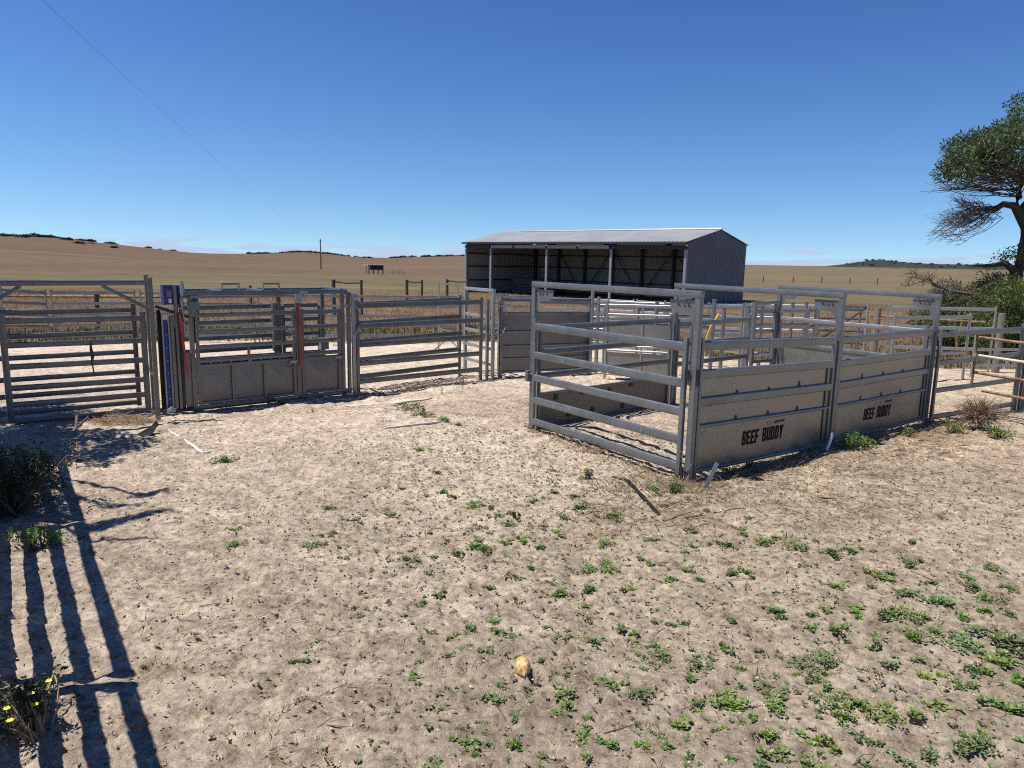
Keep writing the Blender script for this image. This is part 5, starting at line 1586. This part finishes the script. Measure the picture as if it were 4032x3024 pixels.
zz = gzs(1.45, 7.8)
tag(MB().bar((1.40, 8.30, gzs(1.4, 8.3) + .035), (1.56, 7.22, gzs(1.56, 7.22) + .018), .040, .012, .004).bar((1.25, 8.52, gzs(1.25, 8.5) + .012), (1.40, 8.295, gzs(1.4, 8.3) + .034), .038, .012, .004).build("black_strip", MT["black"], None, origin=(1.45, 7.8, zz)), "straight black strip lying on the sand left of the gate corner", "strip")
tag(MB().poly([(2.20, 8.05, -.03), (2.26, 8.07, -.03), (2.47, 8.30, .27), (2.43, 8.30, .29)], (.6, -.8, .1), .006).build("steel_strap", MT["rail"], None, smooth=False, origin=(2.3, 8.1, 0)), "short flat steel strap leaning at the near corner post", "strap")
tag(MB().tube([(4.50, 10.08, -.10), (4.58, 10.10, .16), (4.60, 10.12, .235), (4.615, 10.12, .25)], [.017, .02, .024, .016], 10).build("white_stake", MT["white"], None, origin=(4.55, 10.1, -.05)), "short white plastic stake leaning between the lettered panels", "stake")
pp = [(-5.15, 10.56), (-4.85, 10.2), (-4.55, 9.86), (-4.3, 9.55), (-4.07, 9.27), (-3.97, 9.36)]
tag(MB().tube([(x, y, gzs(x, y) + dz) for (x, y), dz in zip(pp, (-.02, .006, -.012, .008, .014, .002))], .017, 8).build("white_pipe", MT["white"], None, origin=(-4.5, 9.8, 0)), "white plastic pipe half buried along the apron's left edge", "pipe")
tag(MB().bar((-1.95, 10.82, gzs(-1.95, 10.82) + .004), (-1.13, 11.36, gzs(-1.13, 11.36) + .012), .05, .03, .006).build("edging_strip", MT["concrete"], None, origin=(-1.5, 11.1, 0)), "pale edging strip along the apron's front right corner", "edging")
ed = [(-3.05, 12.62), (-2.85, 12.68), (-2.55, 12.80), (-2.2, 12.96), (-1.9, 13.12), (-1.65, 13.26), (-1.5, 13.36)]
vv = [];
for (x, y), w in zip(ed, (.02, .09, .05, .13, .10, .05, .01)):
    vv += [Vector((x - .3 * w, y + w, gzs(x, y) + .016)), Vector((x + .3 * w, y - w * .8, gzs(x, y) + .016))]
ff = [(2 * k, 2 * k + 1, 2 * k + 3, 2 * k + 2) for k in range(len(ed) - 1)]
bot = [p - Vector((0, 0, .06)) for p in vv]
nn = len(vv)
ff2 = [(2 * k + nn, 2 * k, 2 * k + 2, 2 * k + 2 + nn) for k in range(len(ed) - 1)] + [(2 * k + 1, 2 * k + 1 + nn, 2 * k + 3 + nn, 2 * k + 3) for k in range(len(ed) - 1)]
tag(MB().add(vv + bot, ff + ff2).build("concrete_strip", MT["concrete"], None, smooth=False, origin=(-2, 13, 0)), "pale bare concrete strip showing through the sand right of the crush", "concrete strip")
sc = MB()
gs = gzs(-5.3, 10.2)
sc.add([(-5.44, 10.16, gs), (-5.20, 10.14, gs + .01), (-5.17, 10.28, gs + .10), (-5.26, 10.30, gs + .11), (-5.34, 10.22, gs + .06), (-5.21, 10.36, gs + .19), (-5.15, 10.33, gs + .12), (-5.26, 10.38, gs + .01)], [(0, 1, 2, 4), (4, 2, 3), (3, 2, 6, 5), (3, 5, 7), (0, 4, 3, 7), (1, 7, 2)])
tag(sc.build("plastic_scrap", MT["black"], None, smooth=False, origin=(-5.3, 10.2, gs)), "bent piece of dark scrap lying right of the left-hand gate", "scrap")
fs = MB()
fs.tube([(-6.62, 10.78, .20), (-6.5, 10.55, .06), (-6.44, 10.42, .0)], [.02, .024, .018], 6).tube([(-6.35, 10.62, .16), (-6.44, 10.48, .03)], .016, 6)
tag(fs.build("forked_stick", MT["deadwood"], None, origin=(-6.5, 10.5, 0)), "forked stick standing under the left-hand gate's bottom rail", "stick")
for k, (x, y, h) in enumerate(((-1.35, 13.7, .14), (-.98, 14.2, .26))):
    g_ = gzs(x, y)
    tag(MB().tube([(x, y, g_ - .05), (x + .01, y, g_ + h)], .008, 6).build("steel_peg", MT["dark"], None, origin=(x, y, g_)), ("short" if k == 0 else "taller") + " thin dark peg standing in the sand before the sliding gate", "peg")
tag(bush("hollow_tuft", "dry wispy tuft on the sand in front of the crush's centre", "tuft", (-3.35, 11.9, gzs(-3.35, 11.9)), [(-3.35, 11.9, .02, .12)], 6000, (.03, .07), (.004, .008), "weeddry", 10, twigs="straw"))
